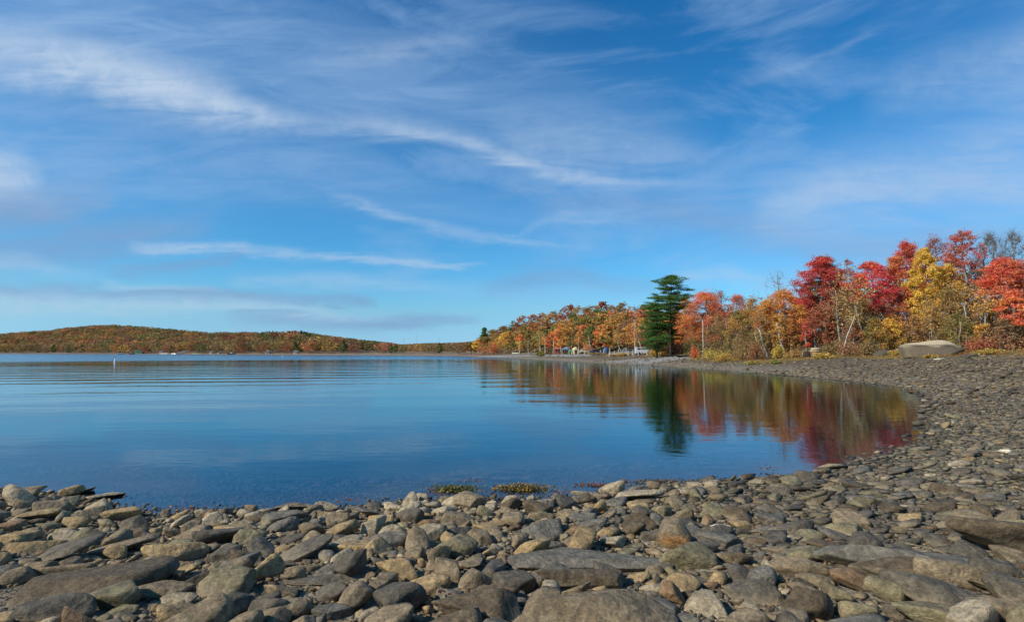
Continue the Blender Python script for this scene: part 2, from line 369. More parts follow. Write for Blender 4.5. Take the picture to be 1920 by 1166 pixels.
M_GLOSS = m_paint('car_paint', .25)
M_GRAVEL = m_plain('gravel', (.22, .21, .19), (.31, .30, .28), 1.5)

# ------------------------------------------------------------------ terrain
K = CAMH
def wpt(px, py):      # pixel on the water plane -> world
    d = pdir(px, py); t = -CAMH / d[2]; return (d[0] * t, d[1] * t)
near = [(0, 917), (60, 922), (140, 925), (205, 938), (240, 955), (300, 966), (380, 962), (470, 958), (560, 955), (640, 952), (740, 946), (830, 937),
        (920, 934), (1010, 938), (1070, 934), (1150, 922), (1230, 910), (1310, 907), (1370, 898), (1440, 893), (1525, 886), (1600, 864), (1660, 850), (1705, 832), (1735, 800), (1746, 772),
        (1738, 745), (1700, 729), (1650, 721), (1600, 715), (1500, 706), (1400, 698), (1300, 690.5), (1250, 686.5), (1200, 684), (1150, 683), (1110, 680), (1050, 676.5), (1000, 674.2), (950, 671.6), (915, 670)]
poly = [(-900, 60), (-120, 26), (-45, 15), (-20, 11)] + [wpt(*p) for p in near]
far_shore = [(890, 268), (850, 325), (780, 355), (690, 385), (600, 405), (480, 440), (360, 500), (240, 570), (120, 650), (0, 740), (-150, 860)]
def bx(px): return (px - 960) / 1070.0
poly += [(bx(p) * y, y) for p, y in far_shore] + [(-1400, 950), (-1700, 400)]
poly = np.array(poly)
def sdist(x, y):      # >0 on land, metres from the waterline
    x = np.asarray(x, float); y = np.asarray(y, float)
    A = poly; B = np.roll(poly, -1, 0); d2 = np.full(x.shape, 1e18); ins = np.zeros(x.shape, bool)
    for (ax, ay), (bx_, by) in zip(A, B):
        ex, ey = bx_ - ax, by - ay
        t = np.clip(((x - ax) * ex + (y - ay) * ey) / (ex * ex + ey * ey), 0, 1)
        d2 = np.minimum(d2, (x - ax - t * ex) ** 2 + (y - ay - t * ey) ** 2)
        if ay != by:
            ins ^= ((ay > y) != (by > y)) & (x < (bx_ - ax) * (y - ay) / (by - ay) + ax)
    return np.where(ins, -1, 1) * np.sqrt(d2)
# crest height of the far and near hills by bearing u = x/y : (px, crest z, start Y, crest Y)
HILL = [(-400, 22, 900, 1250), (0, 22, 770, 1050), (90, 27, 710, 980), (180, 33, 640, 930), (240, 31, 600, 900), (300, 24, 560, 860), (400, 15, 500, 790), (480, 14, 470, 740), (560, 14, 440, 700), (600, 11.5, 430, 680),
        (650, 7, 420, 650), (690, 4, 480, 760), (750, 0, 520, 860), (860, 1.5, 500, 800), (890, 4, 330, 450), (930, 10, 320, 420), (1000, 13, 260, 350), (1075, 13, 225, 310), (1150, 10, 190, 270), (1250, 6, 150, 220), (1400, 4, 105, 165), (1600, 3.5, 92, 140), (1920, 3, 82, 130), (2400, 3, 75, 120)]
HP = np.array(HILL, float); HU = (HP[:, 0] - 960) / 1070
def H(x, y):
    x = np.asarray(x, float); y = np.asarray(y, float)
    d = sdist(x, y)
    d = d + .10 * np.sin(x * 2.1 + 1.7 * np.sin(y * 1.3)) * np.clip(1 - np.abs(d) / 6, 0, 1)
    z = np.interp(d, [-60, -25, -8, -2, 0, 2, 9, 15, 24, 35, 60, 150, 400], [-8, -3.0, -.62, -.15, 0, .17, .92, 1.45, 2.1, 2.55, 3.0, 3.6, 5])
    far_flat = (y > 330) & (d > 0)
    z = np.where(far_flat, np.interp(d, [0, 6, 20, 60, 400], [0, .5, 1.3, 2.0, 4]), z)
    z = z + np.where(d > .3, .05, .02) * np.sin(x * 1.7 + .6) * np.sin(y * 1.9) * np.clip(np.abs(d), 0, 1)
    z = z + np.where((d > 10), .12, 0) * np.sin(x * .31) * np.sin(y * .27 + x * .1)
    u = np.where(y > 5, x / np.maximum(y, 5), 2.0)
    c = np.interp(u, HU, HP[:, 1]); y0 = np.interp(u, HU, HP[:, 2]); y1 = np.interp(u, HU, HP[:, 3])
    t = np.clip((y - y0) / (y1 - y0), 0, 1); t = t * t * (3 - 2 * t)
    return z + np.where(d > 0, c * t, 0)
def H1(x, y): return float(H(np.array([x]), np.array([y]))[0])
def hit(px, py):      # view ray -> terrain point
    d = pdir(px, py); t = np.concatenate([np.arange(1.5, 60, .04), np.arange(60, 900, .5)])
    x, y, z = d[0] * t, d[1] * t, CAMH + d[2] * t
    k = np.nonzero(z <= H(x, y))[0]
    k = k[0] if len(k) else len(t) - 1
    return Vector((x[k], y[k], float(H(x[k:k + 1], y[k:k + 1])[0])))
def at(px, Y): return Vector((bx(px) * Y, Y, H1(bx(px) * Y, Y)))

rad = np.concatenate([np.linspace(.3, 3, 8), np.geomspace(3.1, 60, 190), np.geomspace(61, 1500, 170), [2000, 3000, 5000]])
th = np.concatenate([np.linspace(R(-58), R(62), 520), np.linspace(R(66), R(298), 60)])
RR, TT = np.meshgrid(rad, th, indexing='ij'); gx, gy = (RR * np.sin(TT)).ravel(), (RR * np.cos(TT)).ravel()
gz = H(gx, gy); nt_, nr_ = len(th), len(rad)
i = np.arange(nr_ - 1)[:, None] * nt_; j = np.arange(nt_)[None]; j2 = (j + 1) % nt_
q = np.stack([i + j, i + nt_ + j, i + nt_ + j2, i + j2], -1).reshape(-1, 4)
gv = np.vstack([np.stack([gx, gy, gz], 1), [[0, 0, H1(0, 0)]]])
tri = np.stack([np.arange(nt_), (np.arange(nt_) + 1) % nt_, np.full(nt_, len(gv) - 1)], -1)
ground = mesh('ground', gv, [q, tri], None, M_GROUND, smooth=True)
at_ = ground.data.attributes.new('shore', 'FLOAT', 'POINT'); at_.data.foreach_set('value', sdist(gv[:, 0], gv[:, 1]).astype(np.float32))
tag(ground, kind='structure')
# the lake: a closed body whose top is the water surface
lx0, lx1, ly0, ly1, lb = -1750, 420, 2, 1300, -12
wv = [(lx0, ly0, 0), (lx1, ly0, 0), (lx1, ly1, 0), (lx0, ly1, 0), (lx0, ly0, lb), (lx1, ly0, lb), (lx1, ly1, lb), (lx0, ly1, lb)]
lake = mesh('water', wv, [[[0, 1, 2, 3], [4, 7, 6, 5], [0, 4, 5, 1], [1, 5, 6, 2], [2, 6, 7, 3], [3, 7, 4, 0]]], None, M_WATER)
tag(lake, kind='structure')

def draped(name, pts, mat_, off=.03, n=60):
    """a strip of ground cover between two bearing lines: pts = (px, Y near, Y far)"""
    P = np.array(pts, float); px = np.linspace(P[0, 0], P[-1, 0], n)
    a = np.interp(px, P[:, 0], P[:, 1]); b = np.interp(px, P[:, 0], P[:, 2]); m_ = 7
    V = []
    for k in range(n):
        for t in np.linspace(0, 1, m_):
            Y = a[k] + (b[k] - a[k]) * t; V.append((bx(px[k]) * Y, Y))
    V = np.array(V); z = H(V[:, 0], V[:, 1]) + off
    i = np.arange(n - 1)[:, None] * m_; j = np.arange(m_ - 1)[None]
    q = np.stack([i + j, i + m_ + j, i + m_ + j + 1, i + j + 1], -1).reshape(-1, 4)
    o = mesh(name, np.column_stack([V, z]), [q], None, mat_, smooth=True); tag(o, kind='structure'); return o

draped('gravel_ramp', [(895, 262, 275), (930, 235, 262), (1000, 202, 222), (1060, 172, 192), (1120, 158, 170)], M_GRAVEL)
draped('gravel_path', [(1125, 122, 126), (1160, 113, 124), (1200, 106, 123), (1250, 107, 118), (1300, 108, 114), (1330, 108, 111)], M_GRAVEL)

# ------------------------------------------------------------------ trees
PAL = {k: [lin(c) for c in v] for k, v in dict(
    orange=[(232, 122, 50), (240, 142, 58), (220, 104, 44), (232, 158, 68)],
    coral=[(240, 112, 60), (230, 96, 58), (244, 136, 68), (214, 104, 66)],
    red=[(226, 80, 54), (208, 68, 58), (236, 104, 60), (186, 70, 58)],
    crimson=[(180, 58, 62), (200, 72, 64), (158, 60, 58), (212, 100, 70)],
    magenta=[(208, 48, 76), (222, 66, 78), (184, 52, 70), (228, 96, 66)],
    yellow=[(236, 186, 44), (226, 168, 36), (240, 200, 70), (222, 150, 44)],
    gold=[(206, 152, 50), (188, 136, 56), (214, 166, 66), (170, 122, 50)],
    oliv=[(150, 130, 58), (132, 120, 56), (164, 140, 64), (120, 104, 52)],
    green=[(96, 110, 48), (112, 122, 54), (84, 98, 46), (130, 130, 60)],
    rust=[(168, 92, 52), (150, 80, 48), (182, 108, 58), (132, 74, 48)],
    brown=[(160, 124, 78), (142, 108, 72), (172, 136, 88), (126, 98, 68)],
    gbrown=[(182, 146, 74), (164, 132, 70), (196, 158, 84), (146, 118, 68)],
    dustred=[(194, 102, 68), (172, 92, 66), (208, 118, 74), (152, 92, 68)],
    greyt=[(126, 114, 100), (112, 102, 90), (140, 126, 110), (104, 92, 82)],
    pine=[(98, 130, 62), (82, 114, 56), (118, 148, 72), (70, 98, 50)],
    ygreen=[(156, 144, 48), (172, 154, 54), (136, 130, 50), (184, 160, 66)]).items()}
for k_ in PAL:
    if k_ != 'pine':
        PAL[k_] = [tuple(min(.85, (c_ * 1.35 * .86 + sum(q_) / 3 * 1.35 * .14)) for c_ in q_) for q_ in PAL[k_]]
BK = dict(grey=lin((150, 142, 128)), dark=lin((84, 74, 66)), birch=lin((214, 206, 190)), pale=lin((184, 174, 156)), brown=lin((112, 94, 78)))

def leaves(rng, cen, size, pal, jit=.16, flat=0.0, asp=.62):
    n = len(cen)
    nr = rng.normal(size=(n, 3)); nr[:, 2] = np.abs(nr[:, 2]) + flat; nr /= np.linalg.norm(nr, axis=1)[:, None]
    a = rng.normal(size=(n, 3)); t1 = np.cross(nr, a); t1 /= np.linalg.norm(t1, axis=1)[:, None] + 1e-9; t2 = np.cross(nr, t1)
    s = size * rng.uniform(.6, 1.3, n)[:, None]
    V = np.stack([cen + t1 * s, cen + t2 * s * asp, cen - t1 * s * .9, cen - t2 * s * asp], 1).reshape(-1, 3)
    return V, np.arange(4 * n).reshape(n, 4), n

def tree_geo(seed, h, cw, base=.3, pal='orange', nc=60, per=60, leaf=.16, tr=.16, bark='grey', lean=(0, 0), pal2=None, p2=.2,
             spread=.75, flat=.45, stems=1, kb=4, depth=1.0, twig=.0, top=1.0, shape=.75, dens_top=None):
    """skeleton grown outwards to leaf-cluster centres; returns (trunk MB, crown MB or None)"""
    rng = np.random.default_rng(seed)
    W, B = MB(), MB()
    bc = np.array(BK[bark])
    cen = []
    lob = rng.uniform(0, 6.28, 4)
    while len(cen) < nc:
        t = rng.uniform(0, 1) ** (.85); a = rng.uniform(0, 6.28)
        w = (math.sin(math.pi * min(1, (t * .9 + .1) ** shape)) ** .62) * cw / 2
        w *= 1 + .22 * math.sin(2 * a + lob[0]) + .16 * math.sin(3 * a + lob[1] + t * 4) + .1 * math.sin(9 * t + lob[2])
        r = w * rng.uniform(.25, 1) ** .5
        z = h * (base + (1 - base) * t * top)
        cen.append((math.cos(a) * r + lean[0] * z, math.sin(a) * r * depth + lean[1] * z, z + rng.normal() * .15))
    cen = np.array(cen)
    nodes = []; par = []; 
    for st in range(stems):
        o = rng.normal(size=2) * (.25 if stems > 1 else 0); sl = rng.normal(size=2) * (.10 if stems > 1 else .02)
        hh = h * (.80 if stems == 1 else rng.uniform(.5, .8)); n = 9; p = -1; ph = rng.uniform(0, 6.28)
        for k in range(n):
            z = hh * k / (n - 1); wv_ = .016 * h * math.sin(k * 1.1 + ph)
            nodes.append((o[0] + (lean[0] + sl[0]) * z + wv_ * (k > 0), o[1] + (lean[1] + sl[1]) * z, z - (.25 if k == 0 else 0))); par.append(p); p = len(nodes) - 1
    order = np.argsort(np.hypot(cen[:, 0] - lean[0] * cen[:, 2], cen[:, 1]) + .25 * cen[:, 2])
    tips = []
    for ci in order:
        c = cen[ci]; N = np.array(nodes); d = np.linalg.norm(N - c, axis=1) + np.maximum(0, N[:, 2] - c[2] + .12 * h * 0 + .25 * np.hypot(N[:, 0] - c[0], N[:, 1] - c[1])) * 2.2 + (N[:, 2] < h * base * .55) * 3
        b = int(np.argmin(d)); s0 = N[b]; L = np.linalg.norm(c - s0); k = max(2, int(L / (.09 * h)) + 1); p = b
        for q_ in range(1, k + 1):
            t = q_ / k; pt = s0 + (c - s0) * t; pt = pt + np.array([0, 0, -.10 * L * math.sin(math.pi * t)]) + (rng.normal(size=3) * .035 * L if q_ < k else 0)
            nodes.append(tuple(pt)); par.append(p); p = len(nodes) - 1
        tips.append(p)
    N = np.array(nodes); nb = np.zeros(len(N))
    for i_ in range(len(N) - 1, -1, -1):
        nb[i_] += 1 if i_ in () else 0
    wgt = np.zeros(len(N)); wgt[tips] = 1
    for i_ in range(len(N) - 1, -1, -1):
        if par[i_] >= 0: wgt[par[i_]] += wgt[i_]
    rr = tr * np.sqrt(np.maximum(wgt, .35) / max(1, wgt.max())); rr = np.maximum(rr, tr * .045)
    ch = {}
    for i_, p in enumerate(par): ch.setdefault(p, []).append(i_)
    done = set()
    for p in list(ch.keys()):
        for c_ in ch[p]:
            # start a tube wherever a node is not the main continuation of its parent
            main = p >= 0 and max(ch[p], key=lambda q_: wgt[q_]) == c_ and par[p] != -2
            if p >= 0 and main and p in par: continue
            path = [p] if p >= 0 else []
            x = c_
            while True:
                path.append(x)
                nx = ch.get(x)
                if not nx: break
                x = max(nx, key=lambda q_: wgt[q_])
            if len(path) < 2: continue
            rads = rr[path].copy()
            if p >= 0: rads[0] = min(rr[p], rads[1] * 1.25)
            else: rads[0] *= 1.35
            rads[-1] *= .5
            B.tube(N[path], rads, 6 if rads[0] > .06 else kb, bc * rng.uniform(.85, 1.1), cap=rads[0] > .05)
    if twig:      # fine bare twigs bristling from the branch ends
        for p in tips:
            for _ in range(int(twig)):
                d = rng.normal(size=3); d[2] = abs(d[2]) + .5; d /= np.linalg.norm(d); L = rng.uniform(.5, 1.3) * .07 * h
                m1 = N[p] + d * L * .5 + rng.normal(size=3) * .04 * L
                B.tube([N[p] - d * L * .2, m1, N[p] + d * L], [tr * .055, tr * .04, tr * .02], 3, bc * .85, cap=False)
    if per:
        P1 = np.array(PAL[pal]); P2 = np.array(PAL[pal2]) if pal2 else P1
        sg = spread * cw / (2.2 * math.sqrt(nc) ** .8)
        for i_, p in enumerate(tips):
            n = int(per * rng.uniform(.5, 1.4))
            if dens_top and N[p][2] / h > dens_top: n = int(n * .25)
            if n < 1: continue
            # leaves sit along drooping sprays, flattened into loose layers
            k = max(1, n // 14); sub = N[p] + rng.normal(size=(k, 3)) * np.array([sg, sg, sg * flat]) * 1.1
            cc = sub[rng.integers(0, k, n)] + rng.normal(size=(n, 3)) * np.array([sg, sg, sg * flat]) * .55
            V, Q, m_ = leaves(rng, cc, leaf, None, flat=.3)
            usep = P2 if rng.random() < p2 else P1
            cc_ = usep[rng.integers(0, len(usep), m_)] * rng.uniform(.78, 1.22, (m_, 1)) * rng.uniform(.85, 1.15)
            W.add(V, Q, None, np.repeat(cc_, 4, 0))
    return B, (W if W.n else None)

def plant(name, loc, geo, label, cat, group=None, crown='crown', trunk='trunk'):
    e = empty(name, loc, 0); tag(e, label, cat, group)
    B, W = geo; B.build(trunk, M_BARK, e, True)
    if W: W.build(crown, M_LEAF, e)
    return e

FRONT = np.array([(700, 420), (860, 340), (895, 300), (930, 286), (960, 262), (990, 235), (1050, 205), (1100, 185), (1150, 165), (1200, 148), (1250, 130), (1300, 116), (1350, 103), (1400, 94), (1450, 90), (1500, 87), (1550, 84), (1600, 82), (1650, 80), (1700, 78), (1750, 76), (1800, 74), (1850, 72), (1920, 70), (2050, 66)], float)
def fy(px, off=0): return float(np.interp(px, FRONT[:, 0], FRONT[:, 1])) + off
def ztop(py, Y): return CAMH + (HOR - py) / F * Y

# px, top row, crown width px, setback, palette, options, label
T1 = [
 (1325, 552, 112, 8, 'coral', dict(base=.22, nc=110, per=90, pal2='orange', p2=.45, flat=.35, stems=2, tr=.2), 'broad coral orange maple behind the tall pale pole, beside the tall pine', 'maple tree'),
 (1288, 560, 50, 14, 'orange', dict(base=.2, nc=60, per=80, pal2='yellow', p2=.2), 'bright orange maple touching the pine, its crown narrow and upright', 'maple tree'),
 (1352, 549, 62, 22, 'rust', dict(base=.5, nc=40, per=45, twig=3, bark='grey'), 'rusty domed oak top rising over the coral maple', 'oak tree'),
 (1385, 556, 62, 18, 'dustred', dict(base=.2, nc=60, per=50, twig=2, pal2='coral', p2=.4), 'dusty salmon red maple between the coral maple and the olive gold trees', 'maple tree'),
 (1412, 562, 70, 6, 'gbrown', dict(base=.1, nc=90, per=55, twig=3, pal2='gold', p2=.4, stems=3, tr=.1), 'olive gold multi stemmed willow with thin branches, next to the coral maple', 'willow tree'),
 (1382, 585, 56, 0, 'oliv', dict(base=.08, nc=70, per=50, twig=3, pal2='gold', p2=.3, stems=3, tr=.09), 'low olive willow just in front of the salmon red maple', 'willow tree'),
 (1472, 548, 92, 7, 'orange', dict(base=.42, nc=90, per=85, pal2='gold', p2=.5, tr=.24, flat=.4, bark='grey'), 'orange and gold maple on a thick straight grey trunk', 'maple tree'),
 (1440, 565, 60, 4, 'gold', dict(base=.25, nc=70, per=80, pal2='orange', p2=.3, stems=2), 'golden maple leaning over the two white birch stems', 'maple tree'),
 (1462, 510, 110, 12, 'coral', dict(base=.35, nc=75, per=3, twig=3, tr=.15, bark='grey', dens_top=None), 'nearly bare tree with a few salmon leaves at the tips of its thin branches', 'maple tree'),
 (1510, 560, 56, 9, 'oliv', dict(base=.3, nc=50, per=55, pal2='rust', p2=.3), 'olive brown tree between the gold maple and the crimson maple', 'tree'),
 (1545, 484, 92, 7, 'crimson', dict(base=.45, nc=120, per=80, pal2='red', p2=.5, tr=.2, flat=.35, bark='grey'), 'tall dark crimson maple with open layered crown', 'maple tree'),
 (1595, 492, 62, 9, 'dustred', dict(base=.4, nc=70, per=40, twig=2, pal2='rust', p2=.4), 'thin dusty red brown maple between the crimson and the magenta maples', 'maple tree'),
 (1545, 575, 62, 3, 'dustred', dict(base=.25, nc=70, per=60, pal2='rust', p2=.4, flat=.3), 'low brick red maple under the crimson crown by the stacked logs', 'maple tree'),
 (1512, 597, 16, 1, 'red', dict(base=.3, nc=10, per=60), 'small bright red sapling between the logs and the crimson maple', 'sapling'),
 (1640, 492, 84, 6, 'magenta', dict(base=.5, nc=100, per=80, pal2='coral', p2=.45, flat=.35, tr=.2, bark='grey'), 'vivid magenta red maple with flat spreading layers', 'maple tree'),
 (1688, 482, 66, 10, 'orange', dict(base=.55, nc=60, per=60, pal2='dustred', p2=.3), 'bright orange maple crown between the magenta and the scarlet maples', 'maple tree'),
 (1708, 455, 74, 12, 'red', dict(base=.5, nc=90, per=70, pal2='coral', p2=.4, tr=.2, twig=1), 'scarlet maple standing tall behind the yellow column', 'maple tree'),
 (1742, 470, 66, 3, 'yellow', dict(base=.28, nc=120, per=80, shape=1.0, tr=.15), 'bright yellow maple, tall and columnar', 'maple tree'),
 (1786, 500, 56, 5, 'yellow', dict(base=.6, nc=40, per=80, pal2='gold', p2=.4, flat=.3), 'flat topped yellow orange maple touching the tall yellow column', 'maple tree'),
 (1765, 448, 90, 16, 'dustred', dict(base=.4, nc=90, per=45, twig=2, pal2='rust', p2=.4, tr=.2), 'dusty red oak towering behind the yellow maple', 'oak tree'),
 (1818, 436, 84, 9, 'dustred', dict(base=.45, nc=90, per=45, twig=2, pal2='red', p2=.5, tr=.22, bark='pale'), 'tall thin crowned red maple with forked pale limbs above the big boulder', 'maple tree'),
 (1872, 440, 84, 10, 'greyt', dict(base=.35, nc=150, per=5, twig=8, tr=.2, bark='grey', pal2='dustred', p2=.3), 'bare grey tree with dense fine twigs behind the scarlet orange maple', 'bare tree'),
 (1915, 436, 84, 14, 'greyt', dict(base=.35, nc=150, per=5, twig=8, tr=.2, bark='grey', pal2='rust', p2=.3), 'bare grey tree at the picture edge, taller than its bare neighbour', 'bare tree'),
 (1892, 488, 90, 2, 'coral', dict(base=.62, nc=70, per=90, pal2='red', p2=.4, flat=.28, tr=.22, bark='pale'), 'scarlet orange maple with wide flat upper layers near the tall bare trees', 'maple tree'),
 (1905, 548, 52, -1, 'coral', dict(base=.45, nc=45, per=80, pal2='orange', p2=.3, flat=.3), 'smaller orange red maple under the scarlet one, beside the grey slab boulder', 'maple tree'),
 (1675, 598, 50, 1, 'yellow', dict(base=.2, nc=60, per=70, pal2='gold', p2=.5), 'small golden yellow maple above the greenish boulder group', 'maple tree'),
 (1965, 450, 90, 6, 'dustred', dict(base=.3, nc=80, per=50, twig=2), 'red brown tree cut by the edge of the view', 'maple tree'),
]
UND = [(1350, 596, 44, 2, 'oliv', 'olive thicket at the foot of the coral maple'), (1430, 592, 50, 1, 'gbrown', 'honey brown willow thicket behind the two white birch stems'), (1404, 608, 46, -2, 'brown', 'brown twiggy thicket left of the two white birch stems'),
 (1488, 604, 40, 5, 'gold', 'gold leaved thicket right of the thick grey trunk'), (1500, 585, 44, 12, 'gold', 'yellow olive willow behind the red sapling'),
 (1560, 600, 46, 4, 'rust', 'rust brown thicket behind the stacked logs'), (1585, 555, 56, 5, 'gbrown', 'honey coloured willow beneath the thin dusty maple'), (1600, 608, 44, 0, 'brown', 'brown thicket behind the leaning dead stem'),
 (1622, 560, 60, 3, 'gbrown', 'honey coloured willow beneath the magenta maple'), (1645, 600, 44, -1, 'oliv', 'olive thicket between the leaning stem and the golden maple'), (1660, 548, 52, 7, 'rust', 'orange brown willow beneath the orange maple crown'),
 (1702, 568, 56, 4, 'dustred', 'dull red thicket below the scarlet maple'), (1718, 598, 54, 0, 'brown', 'brown thicket in front of the small white shelter'), (1752, 562, 58, 0, 'gbrown', 'honey coloured willow just behind the big boulder'),
 (1786, 535, 66, 2, 'gbrown', 'tall olive gold willow rising above the big boulder'), (1826, 540, 66, 2, 'gbrown', 'olive gold willow with pale stems right of the big boulder'), (1800, 590, 56, -2, 'oliv', 'low olive thicket touching the back of the big boulder'),
 (1856, 570, 52, 0, 'brown', 'brown willow beneath the bare grey tree'), (1845, 612, 40, -3, 'gold', 'low yellow leaved bush between the big boulder and the small dark tree'), (1885, 600, 44, -2, 'brown', 'brown thicket behind the small dark tree'),
 (1925, 590, 54, -1, 'brown', 'brown thicket behind the grey slab boulder'), (1533, 548, 44, 10, 'oliv', 'olive willow seen through the crimson maple trunks'), (1735, 540, 50, 8, 'oliv', 'olive willow behind the base of the yellow column'), (1680, 572, 40, 10, 'gold', 'gold willow behind the small golden maple'), (1980, 560, 60, 2, 'brown', 'brown thicket cut by the edge of the view')]
sd_ = 100
for (px, py, wpx, off, pal, kw, lab, cat) in T1:
    sd_ += 1; Y = fy(px, off); p = at(px, Y); h = ztop(py, Y) - p.z; cw = wpx * Y / F
    kw = dict(kw); kw['flat'] = min(.8, kw.get('flat', .45) + .25); kw['nc'] = int(kw['nc'] * 1.3); kw['base'] = kw['base'] * .85; kw['per'] = int(kw['per'] * 2.1) if kw['per'] > 5 else kw['per']; kw.setdefault('leaf', .10); kw.setdefault('tr', .16)
    plant({'sapling': 'maple_sapling', 'oak tree': 'oak_tree', 'willow tree': 'willow_tree', 'bare tree': 'bare_tree', 'tree': 'broadleaf_tree'}.get(cat, 'maple_tree'), p,
          tree_geo(sd_, h, cw, pal=pal, **kw), lab, cat, 'autumn trees along the near shore')
for (px, py, wpx, off, pal, lab) in UND:
    sd_ += 1; Y = fy(px, off); p = at(px, Y); h = ztop(py, Y) - p.z; cw = wpx * Y / F * 1.15
    pl, th_ = ('willow_tree', 'willow tree') if 'willow' in lab else ('thicket', 'thicket')
    plant(pl, p, tree_geo(sd_, h, cw, base=.08, pal=pal, pal2=random.Random(sd_).choice(['gold', 'brown', 'rust', 'oliv']), p2=.35, nc=85, per=60, leaf=.09, tr=.07, bark='brown' if sd_ % 3 else 'pale', twig=4, stems=5, spread=.8, flat=.8, shape=.6), lab, th_, 'honey brown thickets of the near shore')

# screening trees farther back, in the gaps
rng0 = np.random.default_rng(5)
gapn = 0
for (px, py, pal) in [(1275, 585, 'rust'), (1300, 572, 'greyt'), (1340, 570, 'brown'), (1372, 568, 'greyt'), (1405, 575, 'rust'), (1436, 575, 'brown'), (1478, 575, 'rust'), (1508, 552, 'greyt'), (1530, 520, 'green'), (1570, 512, 'rust'),
                      (1608, 505, 'greyt'), (1624, 520, 'brown'), (1662, 515, 'greyt'), (1690, 520, 'dustred'), (1725, 485, 'dustred'), (1752, 480, 'greyt'), (1796, 470, 'rust'), (1835, 470, 'greyt'), (1858, 500, 'rust'), (1895, 480, 'greyt'), (1930, 500, 'rust')]:
    sd_ += 1; Y = fy(px, 24 + 8 * rng0.random()); p = at(px, Y); h = ztop(py + 6, Y) - p.z
    near_ = min(T1, key=lambda q_: abs(q_[0] - px)); nm = {'greyt': 'bare grey', 'rust': 'rust coloured', 'brown': 'brown', 'green': 'dark olive', 'dustred': 'dull red'}[pal]
    nn = near_[6].split(' ')[:3]
    plant('woodland_tree', p, tree_geo(sd_, h, 58 * Y / F, base=.15, pal=pal, nc=70, per=3 if pal == 'greyt' else 55, leaf=.17, tr=.14, twig=4 if pal == 'greyt' else 1, stems=2),
          '%s woodland tree far behind the %s' % (nm, ' '.join(w for w in near_[6].split(' and ')[0].split(',')[0].split(' with')[0].split(' ')[:6])), 'tree', 'woodland trees behind the shore maples')

# the tall white pine and its young neighbour
def pine_geo(seed, h, prof, tr, leaf=.17, flatp=.16, skip=None, dens=1.0):
    """prof: (height fraction, left reach m, right reach m); whorls of level boughs carrying flat needle pads"""
    rng = np.random.default_rng(seed); B, W = MB(), MB(); P = np.array(prof, float); bc = np.array(BK['dark'])
    zz = np.linspace(0, h * .97, 12); B.tube(np.stack([.15 * np.sin(zz * .5), zz * 0, zz - .3 * (zz == 0)], 1), np.linspace(tr, .04, 12), 8, bc)
    z = h * P[0, 0]; NC = np.array(PAL['pine']) * 1.0
    while z < h * .985:
        nb = rng.integers(3, 8); a0 = rng.uniform(0, 6.28)
        for k in range(nb):
            a = a0 + k * 6.283 / nb + rng.normal() * .25; f = z / h
            l, r_ = np.interp(f, P[:, 0], P[:, 1]), np.interp(f, P[:, 0], P[:, 2])
            ca = math.cos(a); reach = (r_ * max(ca, 0) + l * max(-ca, 0) + (l + r_) / 2 * (1 - abs(ca))) * rng.uniform(.4, 1.2)
            if reach < .3: reach = .3
            rise = rng.uniform(-.08, .34) * reach * (1.5 if f > .8 else 1)
            s0 = np.array([0, 0, z]); e = s0 + np.array([ca * reach, math.sin(a) * reach, rise])
            pts = [s0 + (e - s0) * t + np.array([0, 0, -.05 * reach * math.sin(math.pi * t)]) for t in (0, .35, .7, 1)]
            B.tube(pts, [.05 * tr / .3 + .02 * reach, .035, .025, .012], 4, bc, cap=False)
            npad = max(2, int(reach * 3.4 * dens))
            for q_ in range(npad):
                t = rng.uniform(.28, 1.0) ** .75; c = s0 + (e - s0) * t
                side = rng.normal() * .20 * reach * (1.1 - t * .5); c = c + np.array([-math.sin(a) * side, ca * side, rng.normal() * .06])
                m_ = int(44 * dens); rad_ = rng.uniform(.35, .8)
                cc = c + rng.normal(size=(m_, 3)) * np.array([rad_, rad_, flatp]) * .62 + np.array([0, 0, .08])
                V, Q, _ = leaves(rng, cc, leaf, None, flat=.4, asp=.22)
                col = NC[rng.integers(0, 4, m_)] * rng.uniform(.75, 1.3, (m_, 1)) * rng.uniform(.8, 1.15)
                W.add(V, Q, None, np.repeat(col, 4, 0))
        z += h * .036 * rng.uniform(.6, 1.4) * (.6 if z > h * .85 else 1)
    return B, W
Y = 122; p = at(1260, Y); h = ztop(514, Y) - p.z; s = Y / F
plant('pine_tree', p, pine_geo(7, h, [(q_[0], q_[1] * 1.15, q_[2] * 1.12) for q_ in [(.2, 14 * s, 12 * s), (.42, 34 * s, 16 * s), (.52, 22 * s, 22 * s), (.60, 46 * s, 28 * s), (.66, 40 * s, 34 * s), (.72, 20 * s, 26 * s), (.79, 40 * s, 32 * s), (.84, 26 * s, 38 * s), (.88, 17 * s, 24 * s), (.93, 12 * s, 14 * s), (.97, 6 * s, 7 * s), (1, 2 * s, 2 * s)]], .38),
      'tall dark green white pine standing above all its neighbours on the point', 'pine tree')
Y = 118; p = at(1231, Y); h = ztop(568, Y) - p.z; s = Y / F
plant('pine_tree', p, pine_geo(9, h, [(.14, 18 * s, 20 * s), (.30, 24 * s, 30 * s), (.45, 27 * s, 30 * s), (.65, 22 * s, 26 * s), (.8, 24 * s, 18 * s), (.92, 12 * s, 12 * s), (1, 3 * s, 4 * s)], .25), 'shorter bushy pine leaning against the tall pine, above the red cabin', 'pine tree')
Y = 94; p = at(1555, Y); h = ztop(480, Y) - p.z; s = Y / F
plant('pine_tree', p, pine_geo(11, h, [(.5, 16 * s, 16 * s), (.75, 20 * s, 20 * s), (.9, 14 * s, 14 * s), (1, 3 * s, 3 * s)], .2), 'grey green pine top showing just over the crimson maple', 'pine tree')
